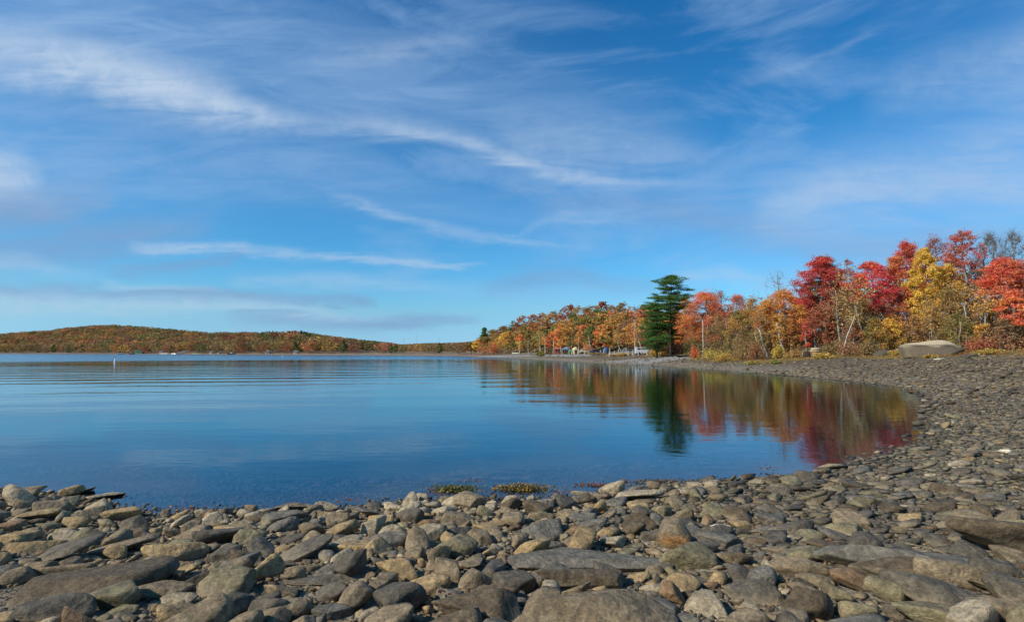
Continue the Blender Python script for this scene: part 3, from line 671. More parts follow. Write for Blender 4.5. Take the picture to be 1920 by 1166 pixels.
Y = 320; p = at(908, Y); h = ztop(615, Y) - p.z; s = Y / F
plant('pine_tree', p, pine_geo(12, h, [(.35, 10 * s, 10 * s), (.6, 9 * s, 9 * s), (.85, 5 * s, 5 * s), (1, 1 * s, 1 * s)], .25, leaf=.4, flatp=.4, dens=.5), 'dark pine at the tip of the wooded point, clear of the orange trees', 'pine tree')

# birches and dead stems with pale bark: px base, py base, px top, py top, radius px
def stem(name, x0, x1, ytop, off, rpx, label, bark='birch', crown=None, cat='birch tree', fork=None):
    global sd_
    sd_ += 1; rng = np.random.default_rng(sd_); Y = fy(x0, off); p = at(x0, Y); h = ztop(ytop, Y) - p.z; s = Y / F; B = MB(); W = None
    for k, (dx, hh, rr_) in enumerate([((x1 - x0) * s, h, rpx * s)] + ([(fork[0] * s, h * fork[1], rpx * s * .8)] if fork else [])):
        t = np.linspace(0, 1, 8); P = np.stack([dx * t + .05 * np.sin(t * 9 + k), .12 * np.sin(t * 5 + k), hh * t - .2 * (t == 0)], 1)
        B.tube(P, rr_ * (1 - .65 * t), 7, np.array(BK[bark]) * rng.uniform(.9, 1.1))
        for _ in range(7):
            q_ = rng.integers(3, 8); d = rng.normal(size=3) * (.10 * h); d[2] = abs(d[2]) + .03 * h
            B.tube([P[q_], P[q_] + d * .5 + [0, 0, .02 * h], P[q_] + d], [rr_ * .3, rr_ * .2, rr_ * .08], 4, np.array(BK[bark]) * .8, cap=False)
    if crown:
        W = MB(); cc = []
        for _ in range(26):
            c = P[rng.integers(4, 8)] + rng.normal(size=3) * np.array([.13, .13, .12]) * h; cc.append(c + rng.normal(size=(26, 3)) * .05 * h)
        V, Q, m_ = leaves(rng, np.vstack(cc), .012 * h + .05, None); Pc = np.array(PAL[crown])
        W.add(V, Q, None, np.repeat(Pc[rng.integers(0, 4, m_)] * rng.uniform(.8, 1.2, (m_, 1)), 4, 0))
    plant(name, p, (B, W), label, cat, 'pale stems along the shore')
for a in [
 ('birch_tree', 1440, 1424, 618, -3, 2.2, 'twin white birch stems leaning left, set before the olive willow', 'birch', 'oliv', 'birch tree', (-24, .8)),
 ('birch_tree', 1472, 1457, 606, 0, 2.4, 'single white stem leaning left beside the thick grey trunk', 'birch', 'gold'),
 ('dead_stem', 1578, 1604, 592, -4, 1.3, 'thin dead pale stem leaning right out of the thicket, clear of the logs', 'birch', None, 'dead tree'),
 ('birch_tree', 1578, 1570, 545, 1, 1.9, 'straight pale birch right of the stacked logs', 'pale', 'brown'),
 ('birch_tree', 1627, 1600, 530, 1, 1.8, 'slender pale birch leaning far left below the magenta maple', 'pale', 'gbrown'),
 ('birch_tree', 1608, 1592, 560, 2, 1.4, 'thin pale birch leaning left beside the farther leaning birch', 'pale', 'gbrown'),
 ('birch_tree', 1821, 1812, 575, -1, 2.2, 'forked white birch foot just right of the big boulder', 'birch', 'gbrown', 'birch tree', (-12, .5)),
 ('birch_tree', 1855, 1850, 560, -1, 1.9, 'straight pale birch between the big boulder and the small dark tree', 'pale', 'gold'),
 ('dead_stem', 1760, 1768, 560, 3, 1.5, 'grey leaning dead stem above the middle of the big boulder', 'pale', None, 'dead tree'),
 ('birch_tree', 1795, 1788, 570, 2, 1.4, 'slim grey birch above the right half of the big boulder', 'pale', 'gbrown'),
 ('dead_stem', 1530, 1528, 588, 2, 2.0, 'grey dead snag behind the stacked logs', 'grey', None, 'dead tree'),
 ('dead_stem', 1370, 1362, 600, 0, 2.6, 'green grey forked trunk right of the tall pale pole', 'grey', None, 'dead tree', (14, .7)),
 ('dead_stem', 1905, 1902, 570, 2, 2.6, 'thick pale trunk behind the orange red maple at the picture edge', 'pale', None, 'dead tree'),
 ('birch_tree', 1111, 1103, 632, -8, 1.1, 'white birch split into a wide V on the campground bank', 'birch', 'orange', 'birch tree', (-13, .55)),
 ('birch_tree', 1166, 1154, 628, -6, 1.0, 'white birch leaning left between the parked vehicles', 'birch', 'gold'),
 ('birch_tree', 1191, 1190, 608, -8, 1.1, 'straight white birch with orange leaves beside the white van', 'birch', 'orange'),
 ('birch_tree', 1205, 1190, 600, -5, 1.3, 'grey birch leaning left in front of the white van', 'pale', None),
 ('dead_stem', 1228, 1229, 622, -8, 2.2, 'stout pale trunk at the corner of the red cabin', 'pale', None, 'dead tree'),
 ('dead_stem', 1216, 1224, 625, -6, 1.4, 'dark leaning trunk left of the stout pale trunk', 'dark', None, 'dead tree'),
 ('birch_tree', 974, 974, 640, -10, .9, 'pale birch beside the overturned white boat', 'birch', 'yellow'),
 ('birch_tree', 991, 990, 640, -9, .7, 'thin birch behind the wooden landing rail', 'pale', 'oliv'),
 ('birch_tree', 1013, 1012, 625, -9, .9, 'white birch with yellow green leaves by the mossy shore bush', 'birch', 'ygreen'),
 ('birch_tree', 1022, 1022, 630, -8, .7, 'thin white birch left of the red shed', 'birch', 'orange'),
 ('birch_tree', 1085, 1085, 632, -8, .8, 'thin white birch beside the cream tent', 'birch', 'gold'),
 ('birch_tree', 1073, 1072, 625, -7, .8, 'thin dark birch between the blue canopy and the cream tent', 'grey', 'oliv'),
]: stem(*a)

# the wooded point: rows of whole trees stepping up the rise
for j_, px in enumerate(np.arange(1268, 2000, 17.5)):
    sd_ += 1; Y = fy(px, 12 + 10 * rng0.random()); p = at(px, Y); pal = ['gbrown', 'rust', 'oliv', 'brown', 'gold', 'dustred'][rng0.integers(0, 6)]
    et = float(np.interp(px, [1260, 1330, 1400, 1480, 1530, 1600, 1700, 1800, 2000], [590, 580, 585, 575, 548, 535, 515, 505, 500])) + rng0.uniform(-12, 14); h = ztop(et, Y) - p.z
    nr_t = min(T1, key=lambda q_: abs(q_[0] - px)); nmw = {'gbrown': 'honey brown', 'rust': 'rust coloured', 'oliv': 'olive', 'brown': 'dull brown', 'gold': 'golden', 'dustred': 'brick coloured'}[pal]
    plant('understorey_tree', p, tree_geo(sd_, h, 34 * Y / F, base=.06, pal=pal, pal2='gbrown', p2=.3, nc=60, per=46, leaf=.13, tr=.09, twig=1, stems=3, bark='pale' if j_ % 3 == 0 else 'brown', flat=.7, shape=.6),
          '%s %s understorey tree %s the %s' % (['slender', 'bushy', 'crooked', 'dense', 'ragged'][j_ % 5], nmw, 'just left of' if px < nr_t[0] else 'just right of', ' '.join(nr_t[6].split(' and ')[0].split(',')[0].split(' with')[0].split(' ')[:5])), 'tree', 'understorey trees of the near shore')
def rowcolor(px, row, r):
    if row >= 3: return r.choice(['rust', 'oliv', 'green', 'gbrown', 'oliv', 'gbrown', 'green', 'rust'] if px < 1130 else ['rust', 'greyt', 'greyt', 'dustred', 'brown'])
    if px < 960: return r.choice(['orange', 'rust', 'gold', 'yellow', 'oliv'])
    if px > 1150: return r.choice(['greyt', 'greyt', 'brown', 'rust', 'orange', 'gold'])
    return r.choice(['rust', 'oliv', 'green', 'gold', 'orange', 'oliv', 'gbrown'])
env = np.array([(860, 644), (885, 641), (905, 636), (930, 616), (960, 600), (985, 592), (1005, 588), (1035, 580), (1055, 577), (1075, 574), (1085, 578), (1105, 574), (1135, 569), (1160, 572), (1200, 575), (1230, 580), (1260, 590), (1320, 600)], float)
rr0 = random.Random(3); words = {'gbrown': 'honey brown', 'orange': 'orange', 'rust': 'rust brown', 'gold': 'golden', 'yellow': 'bright yellow', 'oliv': 'olive', 'green': 'green', 'dustred': 'brick red', 'greyt': 'bare grey', 'brown': 'brown'}
marks = [(900, 'the dark pine on the tip'), (968, 'the overturned white boat'), (1000, 'the wooden landing rail'), (1047, 'the red shed'), (1062, 'the blue canopy'), (1079, 'the cream tent'), (1110, 'the V shaped birch'), (1138, 'the blue tent'), (1180, 'the grey car'), (1205, 'the white van'), (1240, 'the red cabin'), (1300, 'the coral maple')]
rowsay = ['on the bank by', 'one row back above', 'halfway up the rise above', 'high on the rise above', 'on the skyline above']
pcount = {}
for row, (off, hmax, step) in enumerate([(2, 9.5, 15), (14, 12, 15), (30, 13.5, 15), (52, 15, 16), (78, 16, 17)]):
    px = 884 + 5 * row
    while px < 1330:
        sd_ += 1; Y = fy(px, off + rr0.uniform(-4, 4)); p = at(px, Y)
        et = float(np.interp(px, env[:, 0], env[:, 1])) + rr0.uniform(-3, 5)
        hh = min(hmax * rr0.uniform(.75, 1.1), ztop(et, Y) - p.z)
        if row == 4: hh = ztop(et, Y) - p.z
        if hh > 3 and not (px > 1240 and row < 1):
            pal = rowcolor(px, row, rr0)
            mk = min(marks, key=lambda q_: abs(q_[0] - px))[1]; lab = '%s tree %s %s' % (words[pal], rowsay[row], mk)
            pcount.setdefault(lab, 0); pcount[lab] += 1
            if pcount[lab] > 1: lab = '%s %s tree %s %s' % (['', '', 'wide', 'slim', 'small', 'lopsided', 'tall', 'short'][min(7, pcount[lab])], words[pal], rowsay[row], mk)
            cwid = min(hh * .75, 9) * rr0.uniform(.85, 1.15)
            plant('woodland_tree', p, tree_geo(sd_, hh, cwid, base=.30 if row < 2 else .2, pal=pal, pal2=rr0.choice(['rust', 'gold', 'oliv', 'orange']), p2=.2, nc=50, per=4 if pal == 'greyt' else 58, leaf=.27, tr=.15, bark=rr0.choice(['grey', 'pale', 'dark']), twig=3 if pal == 'greyt' else 0, kb=3, flat=.6), lab, 'tree', 'woodland trees on the point')
        px += step * rr0.uniform(.8, 1.2) * (1 if px < 1150 else 1.35)

# low shrubs along the bank
def shrub_geo(seed, w, h, pal, n=900, leaf=.09, pal2=None, depth=.7):
    rng = np.random.default_rng(seed); B, W = MB(), MB(); cs = []
    for k in range(26):
        a = rng.uniform(0, 6.28); r = rng.uniform(0, 1) ** .6 * w / 2; z = h * rng.uniform(.35, 1) * (1 - .55 * (2 * r / w) ** 2)
        c = np.array([math.cos(a) * r, math.sin(a) * r * depth, z]); cs.append(c)
        B.tube([[c[0] * .2, c[1] * .2, -.1], c * [.6, .6, .55], c * 1.08], [.02, .014, .006], 3, np.array(BK['brown']) * rng.uniform(.7, 1.2), cap=False)
    cs = np.array(cs); cc = cs[rng.integers(0, 26, n)] * np.array([1, 1, rng.uniform(.7, 1)]) + rng.normal(size=(n, 3)) * np.array([w * .09, w * .09, h * .14])
    cc[:, 2] = np.abs(cc[:, 2]); V, Q, m_ = leaves(rng, cc, leaf, None); P1 = np.array(PAL[pal] + (PAL[pal2] if pal2 else []))
    W.add(V, Q, None, np.repeat(P1[rng.integers(0, len(P1), m_)] * rng.uniform(.75, 1.25, (m_, 1)), 4, 0)); return B, W
SH = [(1262, 652, 46, 22, -4, 'rust', 'brown', 'rust brown shrub at the foot of the tall pine'), (1236, 655, 30, 12, -8, 'ygreen', 'gold', 'yellow green shrub left of the rust brown shrub'),
 (1300, 640, 34, 44, -4, 'green', 'oliv', 'dark green shrub below the coral maple'), (1335, 655, 42, 22, -8, 'ygreen', 'yellow', 'bright yellow green shrub at the foot of the tall pale pole'),
 (1358, 658, 34, 14, -11, 'ygreen', 'gold', 'low yellow green shrub at the end of the dark stone bank'), (1302, 618, 14, 22, -6, 'coral', 'orange', 'small flame red shrub left of the tall pale pole'),
 (1395, 655, 40, 28, -6, 'brown', 'oliv', 'brown twiggy shrub left of the twin white birch stems'), (1418, 652, 34, 30, -6, 'rust', 'brown', 'reddish brown shrub just left of the twin white birch stems'),
 (1461, 645, 20, 22, -4, 'yellow', 'ygreen', 'small rounded yellow shrub left of the thick grey trunk'), (1490, 655, 30, 16, -4, 'gold', 'brown', 'golden brown shrub at the foot of the thick grey trunk'),
 (1545, 662, 34, 9, -7, 'ygreen', 'gold', 'flat yellow shrub in front of the stacked logs'), (1562, 640, 36, 26, -3, 'brown', 'oliv', 'grey brown shrub touching the stacked logs'),
 (1600, 655, 46, 26, -5, 'brown', 'rust', 'brown tangle at the foot of the leaning dead stem'), (1632, 655, 36, 24, -5, 'oliv', 'brown', 'olive tangle left of the grey boulder pair'),
 (1680, 655, 28, 12, -8, 'ygreen', 'gold', 'yellow green shrub touching the near end of the big boulder'), (1838, 655, 44, 26, -5, 'rust', 'dustred', 'red brown shrub right of the big boulder'),
 (1870, 650, 40, 26, -4, 'brown', 'rust', 'brown shrub behind the small dark tree'), (1856, 663, 32, 8, -9, 'ygreen', 'gold', 'low yellow shrub at the foot of the small dark tree'), (1700, 640, 40, 30, 0, 'brown', 'oliv', 'brown shrub behind the near end of the big boulder'),
 (1748, 632, 50, 26, 1, 'oliv', 'brown', 'olive shrub behind the top of the big boulder'), (1800, 640, 46, 30, 0, 'brown', 'oliv', 'brown shrub behind the far end of the big boulder'), (1910, 650, 44, 24, -2, 'rust', 'brown', 'red brown shrub behind the grey slab boulder'),
 (1013, 661, 12, 8, -26, 'ygreen', 'green', 'mossy green bush between the two gravel strips'), (935, 655, 44, 26, -8, 'gold', 'oliv', 'golden bushes at the tip of the wooded point'), (905, 657, 34, 18, -8, 'orange', 'rust', 'orange brush at the far tip of the wooded point'),
 (925, 648, 12, 14, -10, 'red', 'crimson', 'small red bush among the golden bushes of the point'), (1170, 660, 44, 6, -12, 'oliv', 'gold', 'low olive brush on the bank below the parked vehicles'), (1120, 661, 30, 5, -14, 'oliv', 'brown', 'low brush below the V shaped birch'),
 (1455, 664, 16, 6, -14, 'ygreen', 'green', 'tiny green shrub on the dark beach left of the thick grey trunk'), (1410, 664, 22, 5, -14, 'ygreen', 'oliv', 'flat green patch bush on the dark beach'), (1745, 669, 20, 6, -14, 'ygreen', 'gold', 'yellow tuft at the front of the big boulder')]
for k, (px, py, wp, hp, off, pal, p2, lab) in enumerate(SH):
    Y = fy(px, off); p = at(px, Y); s = Y / F
    plant('shrub', p, shrub_geo(900 + k, wp * s * 1.15, hp * s * 1.25, pal, 1100, .10 if Y < 120 else .2, p2), lab, 'shrub', 'shrubs along the bank')
# general brush under the trees, one uncountable mass
rng = np.random.default_rng(77); W = MB(); B = MB(); cl = []
for _ in range(2300):
    px = rng.uniform(1195, 2020); off = rng.uniform(-3, 26); Y = fy(px, off)
    cl.append((bx(px) * Y, Y, px, off))
cl = np.array(cl); zc_ = H(cl[:, 0], cl[:, 1])
for (x, y, px, off), z in zip(cl, zc_):
    hh = rng.uniform(.5, 2.4) * (1 if off > 1 else .45) * (1 + max(0, off - 4) * .09); n = 60
    cc = np.array([x, y, z]) + rng.normal(size=(n, 3)) * np.array([.8, .6, 0]) + np.stack([np.zeros(n), np.zeros(n), rng.uniform(0, hh, n)], 1)
    V, Q, m_ = leaves(rng, cc, .09, None); pal = PAL[['brown', 'brown', 'gbrown', 'oliv', 'rust', 'gold'][rng.integers(0, 6)]]
    W.add(V, Q, None, np.repeat(np.array(pal)[rng.integers(0, 4, m_)] * rng.uniform(.7, 1.15, (m_, 1)), 4, 0))
    for _ in range(3):
        a = np.array([x + rng.normal() * .5, y + rng.normal() * .4, z]); B.tube([a, a + [rng.normal() * .3, 0, hh * .7], a + [rng.normal() * .6, 0, hh * 1.35]], [.02, .015, .006], 3, np.array(BK['brown' if rng.random() < .7 else 'pale']), cap=False)
o = W.build('brush', M_LEAF); tag(o, 'tangled brown and olive brush under the shore trees', 'brush', kind='stuff')
o = B.build('brush_stems', M_BARK); tag(o, 'thin woody stems standing in the brush', 'stems', kind='stuff')

# ------------------------------------------------------------------ far shore woods
rng = np.random.default_rng(21)
def blob_tree(seed, h, w, n, pal, leaf, conifer=False):
    r = np.random.default_rng(seed); V_ = r.normal(size=(n, 3)); V_ /= np.linalg.norm(V_, axis=1)[:, None]; V_ *= r.uniform(.55, 1, n)[:, None] ** .5
    t = (V_[:, 2] + 1) / 2
    if conifer:
        rad_ = (1 - t) * .9 + .12; c = np.stack([V_[:, 0] * w / 2 * rad_, V_[:, 1] * w / 2 * rad_, h * (.1 + .9 * t)], 1)
    else:
        lump = 1 + .22 * np.sin(V_[:, 0] * 5 + seed) * np.cos(V_[:, 1] * 5 + seed * 2)
        c = np.stack([V_[:, 0] * w / 2 * lump, V_[:, 1] * w / 2 * lump, h * (.18 + .82 * t * np.minimum(1, lump))], 1)
    V, Q, m_ = leaves(r, c, leaf, None)
    P = np.array(PAL[pal]) * .62 + np.array(lin((120, 100, 80))) * .3
    return V, Q, np.repeat(P[r.integers(0, 4, m_)] * r.uniform(.88, 1.1, (m_, 1)), 4, 0)
FPAL = ['rust', 'rust', 'dustred', 'gold', 'gold', 'gbrown', 'gbrown', 'gbrown', 'oliv', 'oliv', 'oliv', 'brown', 'brown', 'dustred', 'green', 'green', 'orange']
protos = {}
for pal in set(FPAL + ['pine', 'yellow', 'coral']):
    protos[pal] = [blob_tree(hash_ + 40 * i_, 10, 12 if pal != 'pine' else 8, 260, pal, .7, pal == 'pine') for i_, hash_ in enumerate((1, 2, 3))]
TOPF = np.array([(-60, 620), (0, 617), (45, 615), (90, 619), (120, 613), (150, 607.5), (180, 606), (230, 608.5), (290, 613), (360, 617), (420, 621), (480, 620.5), (520, 618.5), (560, 619), (590, 625), (640, 632), (690, 638), (730, 642), (745, 645), (760, 645), (800, 643), (860, 642), (900, 638)], float)
FS = np.array([(p_, y_) for p_, y_ in far_shore][::-1], float)
acc = {}; fronts = []
for gy_ in np.arange(275, 1250, 10.5):
    for gx_ in np.arange(-1250, 0, 10.5):
        x = gx_ + rng.uniform(-4, 4) ; y = gy_ + rng.uniform(-4, 4); px = x / y * 1070 + 960
        if px < -110 or px > 885: continue
        ys = np.interp(px, FS[:, 0], FS[:, 1]); dd = y - ys
        start = 13 if px < 672 else (60 if px < 700 else 16)
        if dd < start or dd > start + 470: continue
        if dd > start + 60 and rng.random() < .25: continue
        fronts.append((dd - start, x, y, px))
arr = np.array(fronts); zz = H(arr[:, 1], arr[:, 2]); VV, QQ, CC, n0 = [], [], [], 0; ftree = 0; keep = []
for (dd, x, y, px), z in zip(arr, zz):
    tl = ztop(np.interp(px, TOPF[:, 0], TOPF[:, 1]), y) - z
    h = min(rng.uniform(8.5, 12.5), tl * rng.uniform(.94, 1.03))
    if h < 2.5: continue
    pal = FPAL[rng.integers(0, len(FPAL))]
    if rng.random() < .05: pal = 'pine'
    if (px > 480 and px < 600 and dd > 120 and rng.random() < .5) or (675 < px < 760 and rng.random() < .4): pal = 'pine'
    if px > 745 and pal in ('green', 'orange', 'dustred'): pal = 'brown'
    keep.append((dd, x, y, z, px, h, pal))
first = sorted([k for k in keep if k[0] < 9.5], key=lambda k: k[4])
fidx = set(id(k) for k in first[:150])
for k in keep:
    if id(k) in fidx: continue
    dd, x, y, z, px, h, pal = k
    V, Q, c = protos[pal][rng.integers(0, 3)]; a = rng.uniform(0, 6.28); s = h / 10; ws = s * rng.uniform(.9, 1.25)
    ca, sa = math.cos(a), math.sin(a); X_ = V[:, 0] * ca - V[:, 1] * sa; Y_ = V[:, 0] * sa + V[:, 1] * ca
    VV.append(np.stack([X_ * ws + x, Y_ * ws + y, V[:, 2] * s + z], 1)); QQ.append(Q + n0); CC.append(c * rng.uniform(.62, 1.3)); n0 += len(V)
o = mesh('forest', np.vstack(VV), [np.vstack(QQ)], np.vstack(CC), M_LEAF); tag(o, 'rust, gold and olive autumn forest covering the hills across the lake', 'forest', kind='stuff')
# the front row stands clear of the mass: one object each
pm = {}
for pal in protos:
    V, Q, c = protos[pal][0]; bb = MB(); bb.tube([[0, 0, -.5], [.1, 0, 3.5], [0, 0, 6]], [.22, .16, .06], 4, np.array(BK['grey']))
    nV = len(V); oo = mesh('front_tree_' + pal, np.vstack([V, bb.V[0]]), [np.vstack([Q] + [b_ + nV for b_ in bb.q]), np.vstack([b_ + nV for b_ in bb.t])], np.vstack([c, bb.c[0]]), M_LEAF, link=False)
    pm[pal] = oo.data
fm_ = [(12, 'cut by the left edge of the view'), (50, 'between the left edge and the far hill'), (90, 'at the left foot of the far hill'), (125, 'below the left slope of the far hill'), (160, 'below the brow of the far hill'), (195, 'just left of the white buoy'), (228, 'above the white buoy'), (262, 'beside the green hut'), (300, 'behind the cream boat'), (340, 'behind the tilted white boat'), (385, 'right of the tilted white boat'),
       (430, 'above the dark boat'), (475, 'past the dark boat'), (520, 'below the skyline pines'), (560, 'on the shaded stretch'), (600, 'right of the skyline pines'), (640, 'on the falling end of the headland'), (672, 'at the tip of the headland'), (715, 'left of the pylons'), (760, 'below the pylons'), (810, 'right of the pylons'), (860, 'beyond the tip of the point')]
cnt = {}; wd = dict(words, pine='dark evergreen', coral='coral', gbrown='honey brown')
for k in first[:150]:
    dd, x, y, z, px, h, pal = k
    if rng.random() < .04: pal = 'coral'
    if abs(px - 234) < 9 and not cnt.get('yy'): pal = 'yellow'; cnt['yy'] = 1
    t = bpy.data.objects.new('shore_tree', pm[pal]); COL.objects.link(t); t.location = (x, y, z); t.rotation_euler.z = rng.uniform(0, 6.28)
    s = min(h, rng.uniform(7, 11)) / 10; t.scale = (s * rng.uniform(.8, 1.1),) * 2 + (s,)
    pl = min(fm_, key=lambda q_: abs(q_[0] - px))[1]; lab = '%s %s far shore tree %s' % ('low' if s < .8 else ('tall' if s > .98 else 'middling'), wd.get(pal, pal), pl)
    if pal == 'yellow': lab = 'single bright yellow tree on the far shore above the white buoy'
    tag(t, lab, 'tree', 'front row %s trees %s' % (wd.get(pal, pal), pl))

# ------------------------------------------------------------------ stones
def ico(n):
    bm = bmesh.new(); bmesh.ops.create_icosphere(bm, subdivisions=n, radius=1); bm.verts.ensure_lookup_table()
    V = np.array([v.co[:] for v in bm.verts]); Fc = np.array([[v.index for v in f.verts] for f in bm.faces]); bm.free(); return V, Fc
ICO = {n: ico(n) for n in (1, 2, 3, 4, 5)}
STONEC = {k: tuple(np.array(lin(v)) * (1.13, 1.02, .89)) for k, v in {'grey brown': (128, 117, 98), 'dark grey': (94, 90, 82), 'tan': (152, 134, 102), 'greenish grey': (122, 117, 95), 'pale grey': (156, 147, 128), 'blue grey': (108, 106, 100),
          'rusty brown': (128, 106, 82), 'dark brown': (96, 86, 71), 'white': (225, 220, 205)}.items()}
def rock(seed, a, b, c, lod=3, kind='block'):
    """convex facets from random planes with softened edges, then weathered; half axes a, b, c"""
    r = np.random.default_rng(seed); D, Fc = ICO[lod]
    k = 10 if kind == 'round' else r.integers(6, 10)
    n = r.normal(size=(k, 3)); n /= np.linalg.norm(n, axis=1)[:, None]; h = r.uniform(.58, .95, k) if kind == 'round' else r.uniform(.46, .92, k)
    tl = r.normal(size=(2, 2)) * (.10 if kind == 'slab' else .22)
    up = np.array([[tl[0, 0], tl[0, 1], 1], [tl[1, 0], tl[1, 1], -1]]); up /= np.linalg.norm(up, axis=1)[:, None]
    n = np.vstack([n, up]); h = np.append(h, [.62 if kind == 'slab' else .8] * 2)
    p = {'slab': 34, 'block': 30, 'round': 11, 'wedge': 34}[kind]
    q_ = np.maximum(D @ n.T, 0) / h
    R_ = ((q_ ** p).sum(1) + 1e-9) ** (-1 / p); R_ = np.minimum(R_, 1.2 if kind == 'round' else 1.5)
    V = D * R_[:, None]; V = V / np.abs(V).max(0)
    if kind == 'wedge': V[:, 2] *= 1 - .5 * np.clip(V[:, 0], -1, 1); V[:, 1] *= 1 - .25 * V[:, 0]
    V *= np.array([a, b, c])
    m_ = (a * b * c) ** (1 / 3)
    if lod >= 2:
        nn = sinfbm(V / m_, seed + 5, 4 if lod > 2 else 2, 1.6); bed = np.sin(V[:, 2] / m_ * 9 + 2 * nn) if kind in ('slab', 'block') else 0
        V = V * (1 + .035 * nn + .010 * bed)[:, None]
        if lod > 3: V *= (1 + .012 * sinfbm(V / m_, seed + 9, 3, 7.0))[:, None]
    return V, Fc
def euler(rx, ry, rz): return np.array(Matrix.Rotation(rz, 3, 'Z') @ Matrix.Rotation(ry, 3, 'Y') @ Matrix.Rotation(rx, 3, 'X'))

